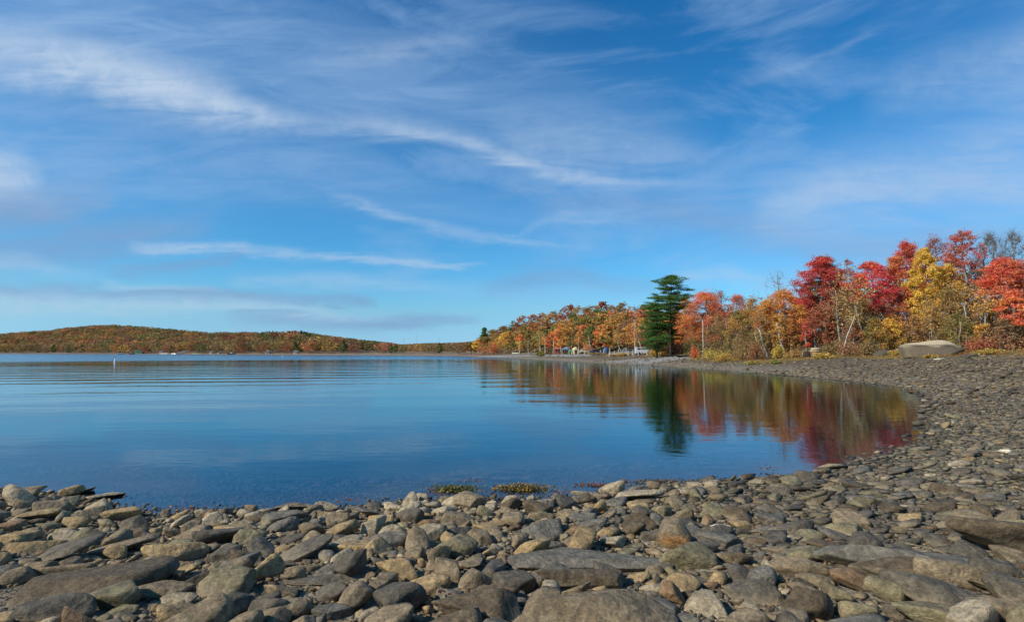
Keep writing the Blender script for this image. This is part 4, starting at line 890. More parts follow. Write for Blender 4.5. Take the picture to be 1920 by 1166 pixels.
# px, py, width px, height px, kind, colour, tilt (right end up), yaw, label
S1 = [
 (95, 1100, 250, 84, 'slab', 'dark brown', 3, 6, 'very large flat dark slab cut by the lower left picture edge'),
 (315, 1040, 96, 46, 'round', 'tan', 0, 0, 'plump tan stone with a dark cap, on its own flat slab edge'),
 (236, 1022, 112, 40, 'slab', 'grey brown', 10, 12, 'long flat grey brown slab ending beside the plump tan stone'),
 (92, 1040, 106, 34, 'slab', 'dark grey', 12, 8, 'dark sharp edged slab lying just above the very large slab'),
 (27, 1011, 56, 26, 'round', 'tan', 4, 0, 'rounded tan stone near the left picture edge above the dark sharp edged slab'),
 (150, 1010, 56, 40, 'round', 'greenish grey', 20, 20, 'greenish grey egg stone above the long flat grey brown slab'),
 (92, 1106, 46, 38, 'block', 'greenish grey', 0, 30, 'pale cornered stone perched on the very large slab'),
 (158, 1095, 68, 42, 'block', 'tan', -5, -15, 'tan fronted angular stone at the edge of the very large slab'),
 (207, 1125, 88, 54, 'round', 'greenish grey', 10, 0, 'greenish dome stone right of the very large slab'),
 (257, 1083, 106, 44, 'slab', 'grey brown', 6, 0, 'flat grey plate below the plump tan stone'),
 (332, 1072, 64, 30, 'slab', 'tan', 20, 0, 'thin tan edged slab rising below the plump tan stone'),
 (297, 1110, 94, 40, 'round', 'grey brown', 4, 0, 'broad low loaf stone under the flat grey plate'),
 (397, 1007, 86, 42, 'block', 'dark grey', -4, 0, 'flat topped dark grey stone left of the leaning slab'),
 (351, 993, 28, 36, 'wedge', 'grey brown', 40, 0, 'small upright wedge stone left of the flat topped dark stone'),
 (436, 1064, 76, 46, 'block', 'blue grey', 5, 25, 'blue grey cornered stone left of the long dark slab'),
 (410, 1142, 88, 52, 'round', 'dark grey', 0, 0, 'dark grey dome at the bottom edge left of the dark ball stone'),
 (105, 1148, 104, 52, 'round', 'dark grey', 3, 0, 'dark rounded stone at the bottom edge below the pale cornered stone'),
 (318, 1150, 76, 52, 'block', 'tan', 0, 20, 'rough tan stone at the bottom edge beside the dark grey dome'),
 (222, 1146, 56, 26, 'slab', 'greenish grey', 6, 0, 'small flat greenish stone under the greenish dome'),
 (216, 967, 64, 28, 'block', 'tan', 0, 0, 'tan stone with flat top near the waterline, left bank'),
 (123, 948, 42, 32, 'block', 'greenish grey', 0, 20, 'pale greenish stone with shaded side near the left waterline'),
 (80, 952, 50, 32, 'round', 'grey brown', 0, 0, 'dull brown mound stone near the left waterline'),
 (165, 966, 50, 34, 'block', 'grey brown', 5, 0, 'brown block stone between two paler ones on the left bank'),
 (193, 930, 46, 18, 'slab', 'pale grey', 3, 0, 'pale flat topped stone at the left waterline, last one before open water'),
 (160, 920, 42, 14, 'slab', 'grey brown', 14, 0, 'thin slanting slab behind the pale flat topped stone'),
 (42, 968, 72, 22, 'slab', 'tan', 4, 0, 'sunlit tan slab near the left picture edge'),
 (518, 974, 92, 36, 'block', 'blue grey', 3, 0, 'large blue grey topped stone above the leaning slab'),
 (565, 1036, 112, 44, 'slab', 'dark grey', 24, 16, 'big dark leaning slab propped up at its far end'),
 (661, 1062, 58, 60, 'wedge', 'dark grey', 55, 20, 'upright pointed dark stone like a shark fin'),
 (588, 1087, 142, 28, 'slab', 'dark grey', 0, 0, 'long low dark slab left of the shark fin stone'),
 (572, 1066, 76, 22, 'round', 'grey brown', 0, 0, 'low brown stone lying behind the long low dark slab'),
 (532, 1110, 76, 44, 'block', 'grey brown', 0, -20, 'brown wedge stone with shaded flank under the long low dark slab'),
 (500, 1146, 60, 52, 'round', 'dark grey', 0, 0, 'dark ball stone at the bottom edge'),
 (563, 1140, 72, 46, 'block', 'grey brown', 0, 25, 'brown cornered stone at the bottom right of the dark ball stone'),
 (613, 1152, 72, 40, 'block', 'blue grey', -6, 0, 'blue grey block at the bottom edge beside the brown cornered stone'),
 (663, 1122, 78, 70, 'round', 'grey brown', 20, 0, 'tall rounded brown stone below the shark fin stone'),
 (745, 1124, 84, 84, 'round', 'dark grey', 0, 0, 'big smooth dark domed stone, widest of the round ones'),
 (808, 1097, 88, 38, 'block', 'tan', 8, 20, 'flat tan stone with a white fleck, right of the domed stone'),
 (842, 1117, 46, 42, 'round', 'blue grey', 0, 0, 'small blue grey cobble under the flat tan stone'),
 (890, 1084, 66, 56, 'block', 'grey brown', 0, 30, 'brown block with a split side left of the dark oval stone'),
 (905, 1146, 156, 76, 'block', 'dark brown', 4, 0, 'large dark brown boulder at the bottom edge centre'),
 (968, 1095, 76, 62, 'round', 'dark grey', 0, 0, 'dark oval stone right of the split brown block'),
 (615, 950, 46, 30, 'block', 'pale grey', 0, 0, 'pale grey hump stone at the waterline above the leaning slab'),
 (555, 949, 80, 22, 'slab', 'grey brown', 2, 0, 'wide flat slab at the waterline left of the pale grey hump'),
 (692, 960, 48, 32, 'slab', 'blue grey', -20, 20, 'blue grey slab tipping down towards the viewer near the waterline'),
 (635, 972, 44, 38, 'block', 'grey brown', 0, 10, 'brown block between the pale hump and the tipping slab'),
 (665, 1025, 72, 38, 'block', 'tan', 0, 0, 'cracked tan block behind the shark fin stone'),
 (746, 996, 52, 22, 'wedge', 'tan', -6, 10, 'pale tan chip stone with a bright face'),
 (828, 1042, 48, 44, 'wedge', 'grey brown', 30, 0, 'pointed brown stone above the flat tan stone'),
 (870, 1055, 84, 36, 'slab', 'grey brown', 10, 0, 'brown shelf stone resting behind the split block'),
 (1112, 1050, 272, 72, 'slab', 'blue grey', 0, 0, 'huge flat blue grey rock with a tan front edge'),
 (1095, 1087, 150, 56, 'block', 'dark brown', -5, 0, 'lumpy dark brown rock leaning on the huge flat rock'),
 (1104, 1146, 262, 104, 'round', 'grey brown', 0, 0, 'smooth domed boulder filling the bottom centre'),
 (1196, 1085, 42, 30, 'round', 'tan', 14, 0, 'small rounded stone on the corner of the huge flat rock'),
 (1190, 926, 102, 34, 'slab', 'pale grey', 8, -6, 'pale flat slab with a tan broken edge at the waterline'),
 (1102, 926, 58, 20, 'slab', 'pale grey', -8, 0, 'light slab lying partly in the water left of the broken edged slab'),
 (1125, 932, 30, 16, 'round', 'grey brown', 0, 0, 'small rounded stone touching the light slab in the water'),
 (1013, 967, 46, 30, 'round', 'grey brown', 0, 0, 'smooth oval cobble standing on its end near the central waterline'),
 (1245, 958, 48, 32, 'block', 'greenish grey', 0, 0, 'greenish block below the broken edged slab'),
 (1356, 988, 38, 14, 'block', 'white', 0, 0, 'small white quartz stone in the brown shingle'),
 (1291, 1086, 62, 30, 'slab', 'dark grey', -10, 0, 'dark flat stone with a knife edge right of the huge flat rock'),
 (1262, 1112, 50, 62, 'block', 'rusty brown', -40, 0, 'rust stained stone leaning beside the domed boulder'),
 (1386, 1045, 62, 42, 'block', 'dark brown', 10, 0, 'brown block with a dark right side above the rusty stone group'),
 (1318, 1030, 60, 38, 'block', 'blue grey', 0, 0, 'blue grey block right of the dry straw'),
 (1420, 1108, 84, 60, 'block', 'dark grey', 0, 0, 'dark squared stone between the two biggest rocks of the bottom rows'),
 (1680, 1054, 258, 70, 'block', 'blue grey', -2, 0, 'huge blue grey slab at lower right with a flat top'),
 (1790, 1082, 130, 62, 'round', 'grey brown', -4, 0, 'sloping rock continuing the huge slab, with a dry reed across it'),
 (1500, 1065, 98, 44, 'round', 'grey brown', 0, 0, 'brown loaf stone left of the huge lower right slab'),
 (1690, 1076, 112, 58, 'block', 'dark brown', 10, 0, 'dark wedge shaped rock leaning on the front of the lower right slab'),
 (1612, 1092, 68, 46, 'block', 'rusty brown', -20, 0, 'reddish brown stone left of the dark wedge rock'),
 (1680, 1114, 68, 50, 'round', 'greenish grey', 0, 0, 'round greenish stone under the dark wedge rock'),
 (1778, 1126, 140, 62, 'round', 'dark grey', -10, -15, 'long dark stone slanting down towards the corner'),
 (1625, 1152, 66, 46, 'round', 'greenish grey', 0, 0, 'greenish cobble at the bottom edge below the reddish brown stone'),
 (1750, 1158, 84, 42, 'round', 'greenish grey', 0, 0, 'wide greenish stone at the bottom edge under the long slanting stone'),
 (1888, 1012, 124, 72, 'block', 'dark brown', -4, 0, 'big dark block at the right picture edge above the shadowed hollow'),
 (1886, 1072, 84, 44, 'block', 'dark grey', 0, 20, 'dark upright faced stone in the shadowed hollow at the right edge'),
 (1880, 1106, 80, 24, 'slab', 'greenish grey', -6, 0, 'flat greenish slab below the upright faced stone'),
 (1534, 1092, 54, 28, 'round', 'grey brown', -8, 0, 'rounded brown stone left of the reddish brown stone'),
 (1525, 1116, 60, 34, 'block', 'grey brown', -10, 0, 'squarish stone under the rounded brown stone'),
 (1582, 1118, 56, 46, 'block', 'greenish grey', -25, 0, 'greenish leaning stone left of the round greenish one'),
 (1892, 1152, 84, 40, 'round', 'grey brown', 0, 0, 'rounded stone in the bottom right corner'),
 (1640, 928, 40, 24, 'block', 'greenish grey', 0, 0, 'greenish block standing up from the right hand shingle'),
 (1560, 940, 40, 18, 'round', 'tan', 0, 0, 'tan cobble left of the greenish block on the shingle'),
 (1880, 846, 22, 8, 'block', 'white', 0, 0, 'small white stone on the right shingle, brightest there'),
 (504, 927, 22, 8, 'block', 'pale grey', 0, 0, 'lone pale stone poking out of the water away from shore'),
 (145, 908, 18, 5, 'slab', 'dark grey', 14, 0, 'dark sliver of rock breaking the water off the left bank'),
 (8, 918, 22, 10, 'round', 'dark grey', 0, 0, 'black wet rock in the water at the left picture edge'),
]
bigs = []; stone_objs = []; land = []
def add_stone(seed, pos, a, b, c, kind, colr, rot, lod, name='stone', label=None, cat='stone', group=None):
    V, Fc = rock(seed, a, b, c, lod, kind); M_ = euler(*rot)
    Vw = V @ M_.T; r = np.random.default_rng(seed + 1)
    low = Vw[:, 2].min(); hi = Vw[:, 2].max()
    low_tan = np.clip(1.2 - (Vw[:, 2] - low) / (hi - low + 1e-6) * 1.25, 0, 1) * r.uniform(.45, 1.15)  # weight of the tan tint, fading towards the stone's top
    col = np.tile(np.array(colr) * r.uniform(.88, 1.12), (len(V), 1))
    o = mesh(name, Vw, [Fc], np.column_stack([col, low_tan]), M_STONE, None, True, pos); tag(o, label, cat, group); return o
for k, (px, py, w, hpx, kind, cn, tilt, yaw, lab) in enumerate(S1):
    g = hit(px, min(1200, py + hpx * .30)); dist = math.hypot(g.x, g.y); sl = math.sqrt(dist * dist + CAMH ** 2); s = sl / F * 1.02
    phi = math.atan2(CAMH - g.z, dist); hm = hpx * s; wm = w * s
    kb_, kc_ = {'slab': (1.7, .42), 'block': (1.0, .72), 'round': (1.0, .72), 'wedge': (.9, .8)}[kind]
    norm_ = kb_ * math.sin(phi) + kc_ * math.cos(phi); bm_ = hm * kb_ / norm_; cm = hm * kc_ / norm_
    tl = R(tilt)
    if kind == 'wedge' and tilt > 25: a_, c_ = max(hm, wm) / 2, min(hm, wm) * .38
    else: a_, c_ = wm / 2 * 1.04, max(cm / 2 - abs(math.sin(tl)) * wm * .18, cm * .3)
    pos = (g.x, g.y + (bm_ * .15), g.z + cm * .22 + abs(math.sin(tl)) * wm * .12)
    if w > 200: pos = (pos[0], pos[1], pos[2] - cm * .1)
    add_stone(300 + k, pos, a_, bm_ / 2, c_, kind, STONEC[cn], (R(-4), -tl, R(yaw) - math.atan2(g.x, g.y) * .6), 5 if w > 140 else 4, 'boulder' if w > 140 else 'stone', lab, 'boulder' if w > 140 else 'stone', 'shore stones')
    bigs.append((pos[0], pos[1], max(wm, bm_) / 2, wm / 2, bm_ / 2)); land.append((px, py, lab))

# far boulders on the beach
for (px, pb, w, hp, kind, cn, lab, sd2) in [(1757, 668, 122, 33, 'round', 'pale grey', 'huge pale weathered boulder standing at the edge of the woods', 41), (1660, 668, 40, 13, 'round', 'dark grey', 'low dark grey boulder left of the huge pale one', 42), (1690, 666, 26, 14, 'round', 'grey brown', 'rounded brown boulder touching the huge pale one', 43),
        (1905, 650, 44, 20, 'block', 'greenish grey', 'grey slab boulder among the trees at the picture edge', 44), (1822, 668, 36, 5, 'slab', 'dark grey', 'flat dark ledge at the end of the huge pale boulder', 45), (1768, 674, 24, 3, 'slab', 'white', 'long white flat stone in front of the huge pale boulder', 46),
        (1340, 664, 62, 6, 'block', 'dark grey', 'dark rock ledge along the bank below the yellow green shrub', 47), (1390, 662, 36, 5, 'block', 'dark brown', 'low dark rocks ending the ledge towards the thickets', 48), (1290, 668, 44, 5, 'block', 'dark grey', 'dark rock ledge beside the gravel path', 49)]:
    g = hit(px, pb); s = g.y / F; wm, hm = w * s, hp * s * 1.15
    V, Fc = rock(sd2, wm / 2 * 1.08, min(wm * .32, 2.2), hm * .62, 4 if w < 100 else 5, kind)
    V[:, 2] = np.where(V[:, 2] < -hm * .3, -hm * .3, V[:, 2])
    if w > 100: V[:, 2] *= 1 - .55 * np.clip((V[:, 0] / (wm / 2) - .35), 0, 1)
    col = np.tile(np.array(STONEC[cn]) * (1.75 if w > 100 else .8), (len(V), 1)); zr = (V[:, 2] + hm * .3) / hm
    if w > 100:   # high-water stain round the lower half
        st_ = np.clip((.62 - zr + .05 * np.sin(V[:, 0] * 2)) * 12, 0, 1)[:, None]; col = col * (1 - st_) + np.array(lin((112, 98, 80))) * st_
        bd = np.exp(-((zr - .60) / .055) ** 2)[:, None]; col = col * (1 - .55 * bd); col = col * (1 - .35 * np.exp(-((V[:, 0] - .6 * np.sin(V[:, 2] * 3) - .8) / .07) ** 2))[:, None]; V = V * (1 + .02 * sinfbm(V, 77, 4, 2.2))[:, None]
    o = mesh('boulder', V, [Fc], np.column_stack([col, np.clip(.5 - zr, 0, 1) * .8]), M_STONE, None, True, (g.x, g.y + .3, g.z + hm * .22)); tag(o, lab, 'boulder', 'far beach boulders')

# scattered stones: sizes fall from cobbles to shingle; the ones showing largest are objects, the rest one mass
rng = np.random.default_rng(11); cells = {}
def cell(x, y): return (int(math.floor(x / .5)), int(math.floor(y / .5)))
def put(x, y, r_): cells.setdefault(cell(x, y), []).append((x, y, r_))
def free(x, y, r_, tol):
    cx, cy = cell(x, y); R2 = 1 if r_ < .3 else 2
    for i_ in range(cx - 1, cx + 2):
        for j_ in range(cy - 1, cy + 2):
            for (u_, v_, w_) in cells.get((i_, j_), ()):
                if (x - u_) ** 2 + (y - v_) ** 2 < ((r_ + w_) * tol) ** 2: return False
    return True
def inbig(x, y, r_):
    for (u_, v_, w_, wa, wb) in bigs:
        if abs(x - u_) < wa + r_ * .45 and abs(y - v_) < wb + r_ * .45 and ((x - u_) / (wa + r_ * .4)) ** 2 + ((y - v_) / (wb + r_ * .4)) ** 2 < 1: return True
    return False
placed = []
for (r0, r1, tries, tol, rmax) in [(.14, .27, 1800, .78, 26), (.11, .19, 5200, .80, 12), (.11, .16, 2500, .84, 24), (.08, .12, 11000, .80, 30), (.05, .08, 80000, .74, 26), (.03, .055, 80000, .68, 12), (.014, .03, 60000, .6, 7.5)]:
    tries = int(tries * 1.12); a = rng.uniform(R(-50), R(50), tries); lo = 2.6
    rr_ = np.sqrt(rng.uniform(lo * lo, rmax * rmax, tries)) if rmax < 12 else lo * (rmax / lo) ** rng.uniform(0, 1, tries)
    if r0 < .13 and rmax > 12: rr_ = np.where(rng.random(tries) < .5, np.sqrt(rng.uniform(lo * lo, rmax * rmax, tries)), rr_)
    X_, Y_ = rr_ * np.sin(a), rr_ * np.cos(a); S_ = rng.uniform(r0, r1, tries); SDn = sdist(X_, Y_)
    for x, y, r_, sdn in zip(X_, Y_, S_, SDn):
        if sdn < -3.2 or y < 2.2: continue
        if (-1.8 < sdn < .05 and r_ > .05) or (-.9 < sdn < 0 and r_ > .12) or (sdn < 0 and r_ > .2): continue
        if sdn < 0 and rng.random() < .3: continue
        if inbig(x, y, r_) or not free(x, y, r_, tol): continue
        put(x, y, r_); placed.append((x, y, r_, sdn))
# the right-hand beach farther out
tries = 80000; a = rng.uniform(R(2), R(44), tries); rr_ = np.sqrt(rng.uniform(15 ** 2, 72 ** 2, tries)); X_, Y_ = rr_ * np.sin(a), rr_ * np.cos(a); SDn = sdist(X_, Y_)
for x, y, sdn in zip(X_, Y_, SDn):
    if sdn < -.4 or sdn > 34: continue
    if rng.random() < (sdn - 4) / 30 + (y - 30) / 55 * .8: continue
    r_ = .05 + .24 * rng.random() ** 2.0
    if not free(x, y, r_, .85): continue
    put(x, y, r_); placed.append((x, y, r_, sdn))
tries = 26000; a = rng.uniform(R(8), R(44), tries); rr_ = np.sqrt(rng.uniform(40 ** 2, 135 ** 2, tries)); X_, Y_ = rr_ * np.sin(a), rr_ * np.cos(a); SDn = sdist(X_, Y_)
for x, y, sdn in zip(X_, Y_, SDn):
    if sdn < .1 or sdn > 26 or rng.random() < .55: continue
    r_ = .06 + .26 * rng.random() ** 3
    if free(x, y, r_, .9): put(x, y, r_); placed.append((x, y, r_, sdn))
placed = np.array(placed); PZ = H(placed[:, 0], placed[:, 1])
rd = np.hypot(placed[:, 0], placed[:, 1]); pxs = placed[:, 0] / placed[:, 1] * 1070 + 960
app = placed[:, 2] / rd; vis = (pxs > -10) & (pxs < 1930) & (placed[:, 3] > -.2)
yy_ = HOR + (CAMH - PZ) / placed[:, 1] * F; vis &= yy_ < 1170
order = np.argsort(-app * vis); single = set(order[:210].tolist())
cnames = ['grey brown', 'dark grey', 'tan', 'greenish grey', 'pale grey', 'blue grey', 'rusty brown', 'dark brown']; cprob = np.array([.30, .14, .13, .12, .08, .11, .04, .08])
kinds = ['slab', 'block', 'round', 'wedge']; kprob = [.48, .36, .06, .10]
kword = {'slab': 'flat', 'block': 'angular', 'round': 'rounded', 'wedge': 'wedge shaped'}
LIB = {l: [rock(5000 + i_ * 7 + l, 1, .68, {'slab': .30, 'block': .52, 'round': .55, 'wedge': .5}[kinds[i_ % 4]], l, kinds[i_ % 4]) for i_ in range(24)] for l in (1, 2, 3)}
VV, FF, CC, n0 = [], [], [], 0; used = {}; auto = []
for i_, (x, y, r_, sdn) in enumerate(placed):
    ki = rng.choice(4, p=kprob); cn = cnames[rng.choice(8, p=cprob)]; kd = kinds[ki]
    if sdn < 1.2 and rng.random() < .4: cn = 'pale grey'
    if pxs[i_] > 1500 and rng.random() < .4: cn = rng.choice(['greenish grey', 'dark grey', 'blue grey'])
    if y > 22 and rng.random() < .6: cn = rng.choice(['grey brown', 'dark brown', 'rusty brown', 'dark brown'])
    rgt = pxs[i_] > 1330 and y > 5.5
    if rgt and rng.random() < .72: kd, ki = 'slab', 0
    if rgt and rng.random() < .45: cn = rng.choice(['dark grey', 'dark grey', 'blue grey', 'greenish grey', 'dark brown'])
    steep = rng.random() < (.04 if rgt else .12)
    rx, ry, rz = rng.normal() * .16, rng.normal() * (.38 if steep else .17) - .10, rng.normal() * .8 + .2
    z = PZ[i_] + r_ * {'slab': .16, 'block': .26, 'round': .26, 'wedge': .24}[kd] + rng.uniform(-.10, .06) * r_
    if sdn < -.3 and r_ > .08: kd, ki = 'slab', 0; z = min(z, -.035 - r_ * .26) ; rx *= .4; ry *= .4
    if i_ in single:
        c_ = {'slab': .34, 'block': .56, 'round': .6, 'wedge': .5}[kd] * r_ * rng.uniform(.85, 1.2)
        z -= .04 * r_
        auto.append((i_, x, y, z, r_ * 1.15, r_ * rng.uniform(.66, .9), c_, kd, cn, (rx, ry, rz)))
        continue
    lod = 3 if app[i_] > .017 else (2 if app[i_] > .0075 else 1)
    V, Fc = LIB[lod][ki + 4 * rng.integers(0, 6)]
    if rgt: rx *= .7; ry *= .7; rz *= .5
    M_ = euler(rx, ry, rz); Vw = (V * np.array([1.3 if rgt else 1.15, rng.uniform(.85, 1.15), rng.uniform(.8, 1.2) * (.8 if rgt else 1)]) * r_) @ M_.T
    low_tan = np.clip(1.2 - (Vw[:, 2] + r_ * .4) / (r_ * .9), 0, 1) * rng.uniform(.3, 1.1); br = rng.uniform(.78, 1.22) * ((.82 + .22 * math.sin(x * .55 + 1.3 * math.sin(y * .31)) * math.sin(y * .37 + .7)) if rgt else 1)
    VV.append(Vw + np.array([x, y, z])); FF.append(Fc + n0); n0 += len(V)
    CC.append(np.column_stack([np.tile(np.array(STONEC[cn]) * br, (len(V), 1)), low_tan]))
o = mesh('shingle', np.vstack(VV), [np.vstack(FF)], np.vstack(CC), M_STONE, smooth=True); tag(o, 'loose grey and brown shingle covering the shore and the shallow lake bed', 'shingle', kind='stuff')
LP = np.array([(l_[0], l_[1]) for l_ in land], float)
def short(lab):
    s_ = lab.split(',')[0]
    for cut in (' with ', ' lying ', ' at the ', ' near the ', ' left of ', ' right of ', ' cut by', ' below the', ' above the', ' like a', ' beside ', ' behind ', ' between ', ' under ', ' leaning ', ' resting ', ' touching ', ' standing ', ' in the ', ' tipping ', ' filling ', ' propped ', ' perched ', ' slanting ', ' ending ', ' continuing ', ' rising ', ' on the ', ' on its '):
        s_ = s_.split(cut)[0]
    return 'the ' + s_
groups = {}
for t in auto:
    i_ = t[0]; px, py = pxs[i_], yy_[i_]
    d = np.hypot(LP[:, 0] - px, (LP[:, 1] - py) * 1.6); k = int(np.argmin(d)); dx, dy = px - LP[k, 0], py - LP[k, 1]
    rel = ('just left of' if dx < 0 else 'just right of') if abs(dx) > abs(dy) * 1.3 else ('behind' if dy < 0 else 'in front of')
    groups.setdefault('%s %s stone %s %s' % (t[8], kword[t[7]], rel, short(land[k][2])), []).append(t)
for lab, ts in groups.items():
    ts.sort(key=lambda t: -t[4])
    for n_, t in enumerate(ts):
        l2 = lab if len(ts) == 1 else (('bigger ' if n_ == 0 else 'smaller ') + lab if len(ts) == 2 else ['largest ', 'middle sized ', 'smallest ', 'tiny ', 'narrow ', 'low '][min(5, n_)] + lab)
        if len(l2.split()) > 16: l2 = ' '.join(l2.split()[:16])
        i_, x, y, z, a_, b_, c_, kd, cn, rot = t
        add_stone(7000 + i_, (x, y, z), a_, b_, c_, kd, STONEC[cn], rot, 4 if app[i_] > .028 else 3, 'stone', l2, 'stone', 'shore stones')

# ------------------------------------------------------------------ boats, buildings, vehicles, posts
def face_box(B, c, d, col, **kw): B.box(c, d, lin(col), **kw)
def hull(mb, L, Wd, Hh, col, flip=False, n=11):
    t = np.linspace(-1, 1, n); V = []; k = 9; th = np.linspace(-math.pi / 2, math.pi / 2, k)
    for x in t:
        w = (1 - max(0, x) ** 2.4) ** .6 * (1 if x > -.9 else .86); sh = .15 * x * x * Hh
        for a in th: V.append((x * L / 2, math.sin(a) * Wd / 2 * w, -math.cos(a) * Hh * (.35 + .65 * w) + sh))
    V = np.array(V)
    if flip: V[:, 2] *= -1
    i = np.arange(n - 1)[:, None] * k; j = np.arange(k - 1)[None]; q = np.stack([i + j, i + j + 1, i + k + j + 1, i + k + j], -1).reshape(-1, 4)
    mb.add(V, q, None, lin(col)); mb.add(V[:k], None, [[0, a, a + 1] for a in range(1, k - 1)], lin(col))
def boat(px, Y, L, col, label, rz=0, flip=False, trim=(90, 90, 90), tilt=0, zoff=0):
    p = at(px, Y); e = empty('rowing_boat', (p.x, p.y, p.z + (0 if flip else L * .12) + zoff), rz); e.rotation_euler.y = tilt; tag(e, label, 'boat', 'boats drawn up ashore')
    m_ = MB(); hull(m_, L, L * .34, L * .13, col, flip); m_.build('hull', M_GLOSS, e, True)
    g_ = MB()
    for s_ in (-1, 1):
        x = np.linspace(-1, 1, 11); w = (1 - np.maximum(0, x) ** 2.4) ** .6
        g_.tube(np.stack([x * L / 2, s_ * w * L * .17, (1 if not flip else -1) * .15 * x * x * L * .13], 1), L * .012, 5, lin(trim))
    g_.build('gunwale', M_PAINT, e)
    if not flip:
        b_ = MB()
        for x in (-.2, .2): b_.box((x * L, 0, -L * .03), (L * .06, L * .31, L * .01), lin((150, 120, 80)))
        b_.build('bench', M_PAINT, e)
def farY(px, d=4): return float(np.interp(px, FS[:, 0], FS[:, 1])) + d
for a in [(229, farY(229, 3), 8, (235, 235, 230), 'white motor boat at the water on the far shore, above the white buoy', .1), (310, farY(310, 6), 7, (225, 215, 185), 'cream overturned boat on the far beach', .2, True),
          (327, farY(327, 6), 6.5, (230, 226, 215), 'pale overturned boat between the cream one and the tilted white one', -.3, True), (341, farY(341, 7), 10, (245, 245, 245), 'long white boat tilted bow up on the far beach', .3, False, (90, 90, 90), -.28, .8),
          (368, farY(368, 6), 5, (150, 190, 160), 'small pale green boat on the far beach', .2, True), (434, farY(434, 3), 6, (40, 44, 50), 'dark boat at the waterline of the far shore', .1), (247, farY(247, 2), 6, (60, 66, 76), 'dark low boat moored beside the white motor boat', 0),
          (968, 258, 3.9, (222, 224, 200), 'white overturned boat on the beach of the wooded point', .05, True, (90, 100, 80))]: boat(*a)
def hut(name, px, Y, w, d, h, wall, roof, label, cat='hut', rz=0, win=True, roofh=.5, door=(70, 60, 50), porch=False):
    p = at(px, Y); e = empty(name, p, rz); tag(e, label, cat)
    m_ = MB(); m_.box((0, 0, h / 2), (w, d, h), lin(wall)); m_.add([(-w / 2, -d / 2, h), (-w / 2, d / 2, h), (-w / 2, 0, h + roofh * .93), (w / 2, -d / 2, h), (w / 2, d / 2, h), (w / 2, 0, h + roofh * .93)], None, [[0, 2, 1], [3, 4, 5]], lin(wall)); m_.build('wall', M_PAINT, e)
    r_ = MB(); sl = math.atan2(roofh, d / 2); L = math.hypot(roofh, d / 2) + .3
    for s_ in (-1, 1): r_.box((0, s_ * (d / 4 + .12), h + roofh / 2 + .02), (w + .5, L, .09), lin(roof), rx=-s_ * sl)
    r_.build('roof', M_PAINT, e)
    dm = MB(); dm.box((w * .18, -d / 2 - .02, min(1, h * .42)), (w * .2, .06, min(2, h * .84)), lin(door)); dm.build('door', M_PAINT, e)
    if win:
        for x in (-.28, -.05, .38): wm = MB(); wm.box((x * w, -d / 2 - .02, h * .6), (w * .13, .05, h * .3), lin((30, 36, 44))); wm.build('window', M_GLOSS, e)
    return e
hut('lake_hut', 262, farY(262, 14), 7, 5, 2.8, (60, 130, 95), (50, 110, 84), 'green hut with white gable things beside it on the far shore', 'hut')['label'] = 'green boat hut on the far shore above the moored boats'
for px, lab in [(303, 'white cottage glimpsed among far shore trees above the cream boat'), (397, 'small white cottage in the shade of the far woods, past the boats'), (412, 'white cottage beside the darkest far shore trees'), (436, 'white cottage half hidden above the dark boat'), (502, 'lone white cottage below the green skyline pines'), (555, 'white cottage deep in the shaded far woods'), (721, 'white cottage at the head of the bay')]:
    hut('cottage', px, farY(px, 19 if px < 700 else 33), 2.8, 3, 1.5, (205, 200, 194), (120, 116, 112), lab, 'cottage', 0, True, .8)
hut('shed', 1047, 207, 2.9, 2.4, 1.9, (150, 84, 70), (170, 110, 96), 'small red brown shed among the birches of the campground', 'shed')
cab = hut('cabin', 1241, 137, 4.6, 4, 2.5, (176, 96, 70), (150, 92, 74), 'red brown cabin with orange trim beneath the pines', 'cabin', 0, True, 1.3)
for x in (-1.1, .9): m_ = MB(); m_.box((x, -2.1, 1.0), (.8, .06, .5), lin((240, 110, 50))); m_.build('orange_panel', M_PAINT, cab)
hut('shelter', 1722, 88, 2.4, 2.2, 1.9, (150, 156, 160), (225, 228, 232), 'small grey shelter with a white roof among the thickets behind the big boulder', 'shelter')
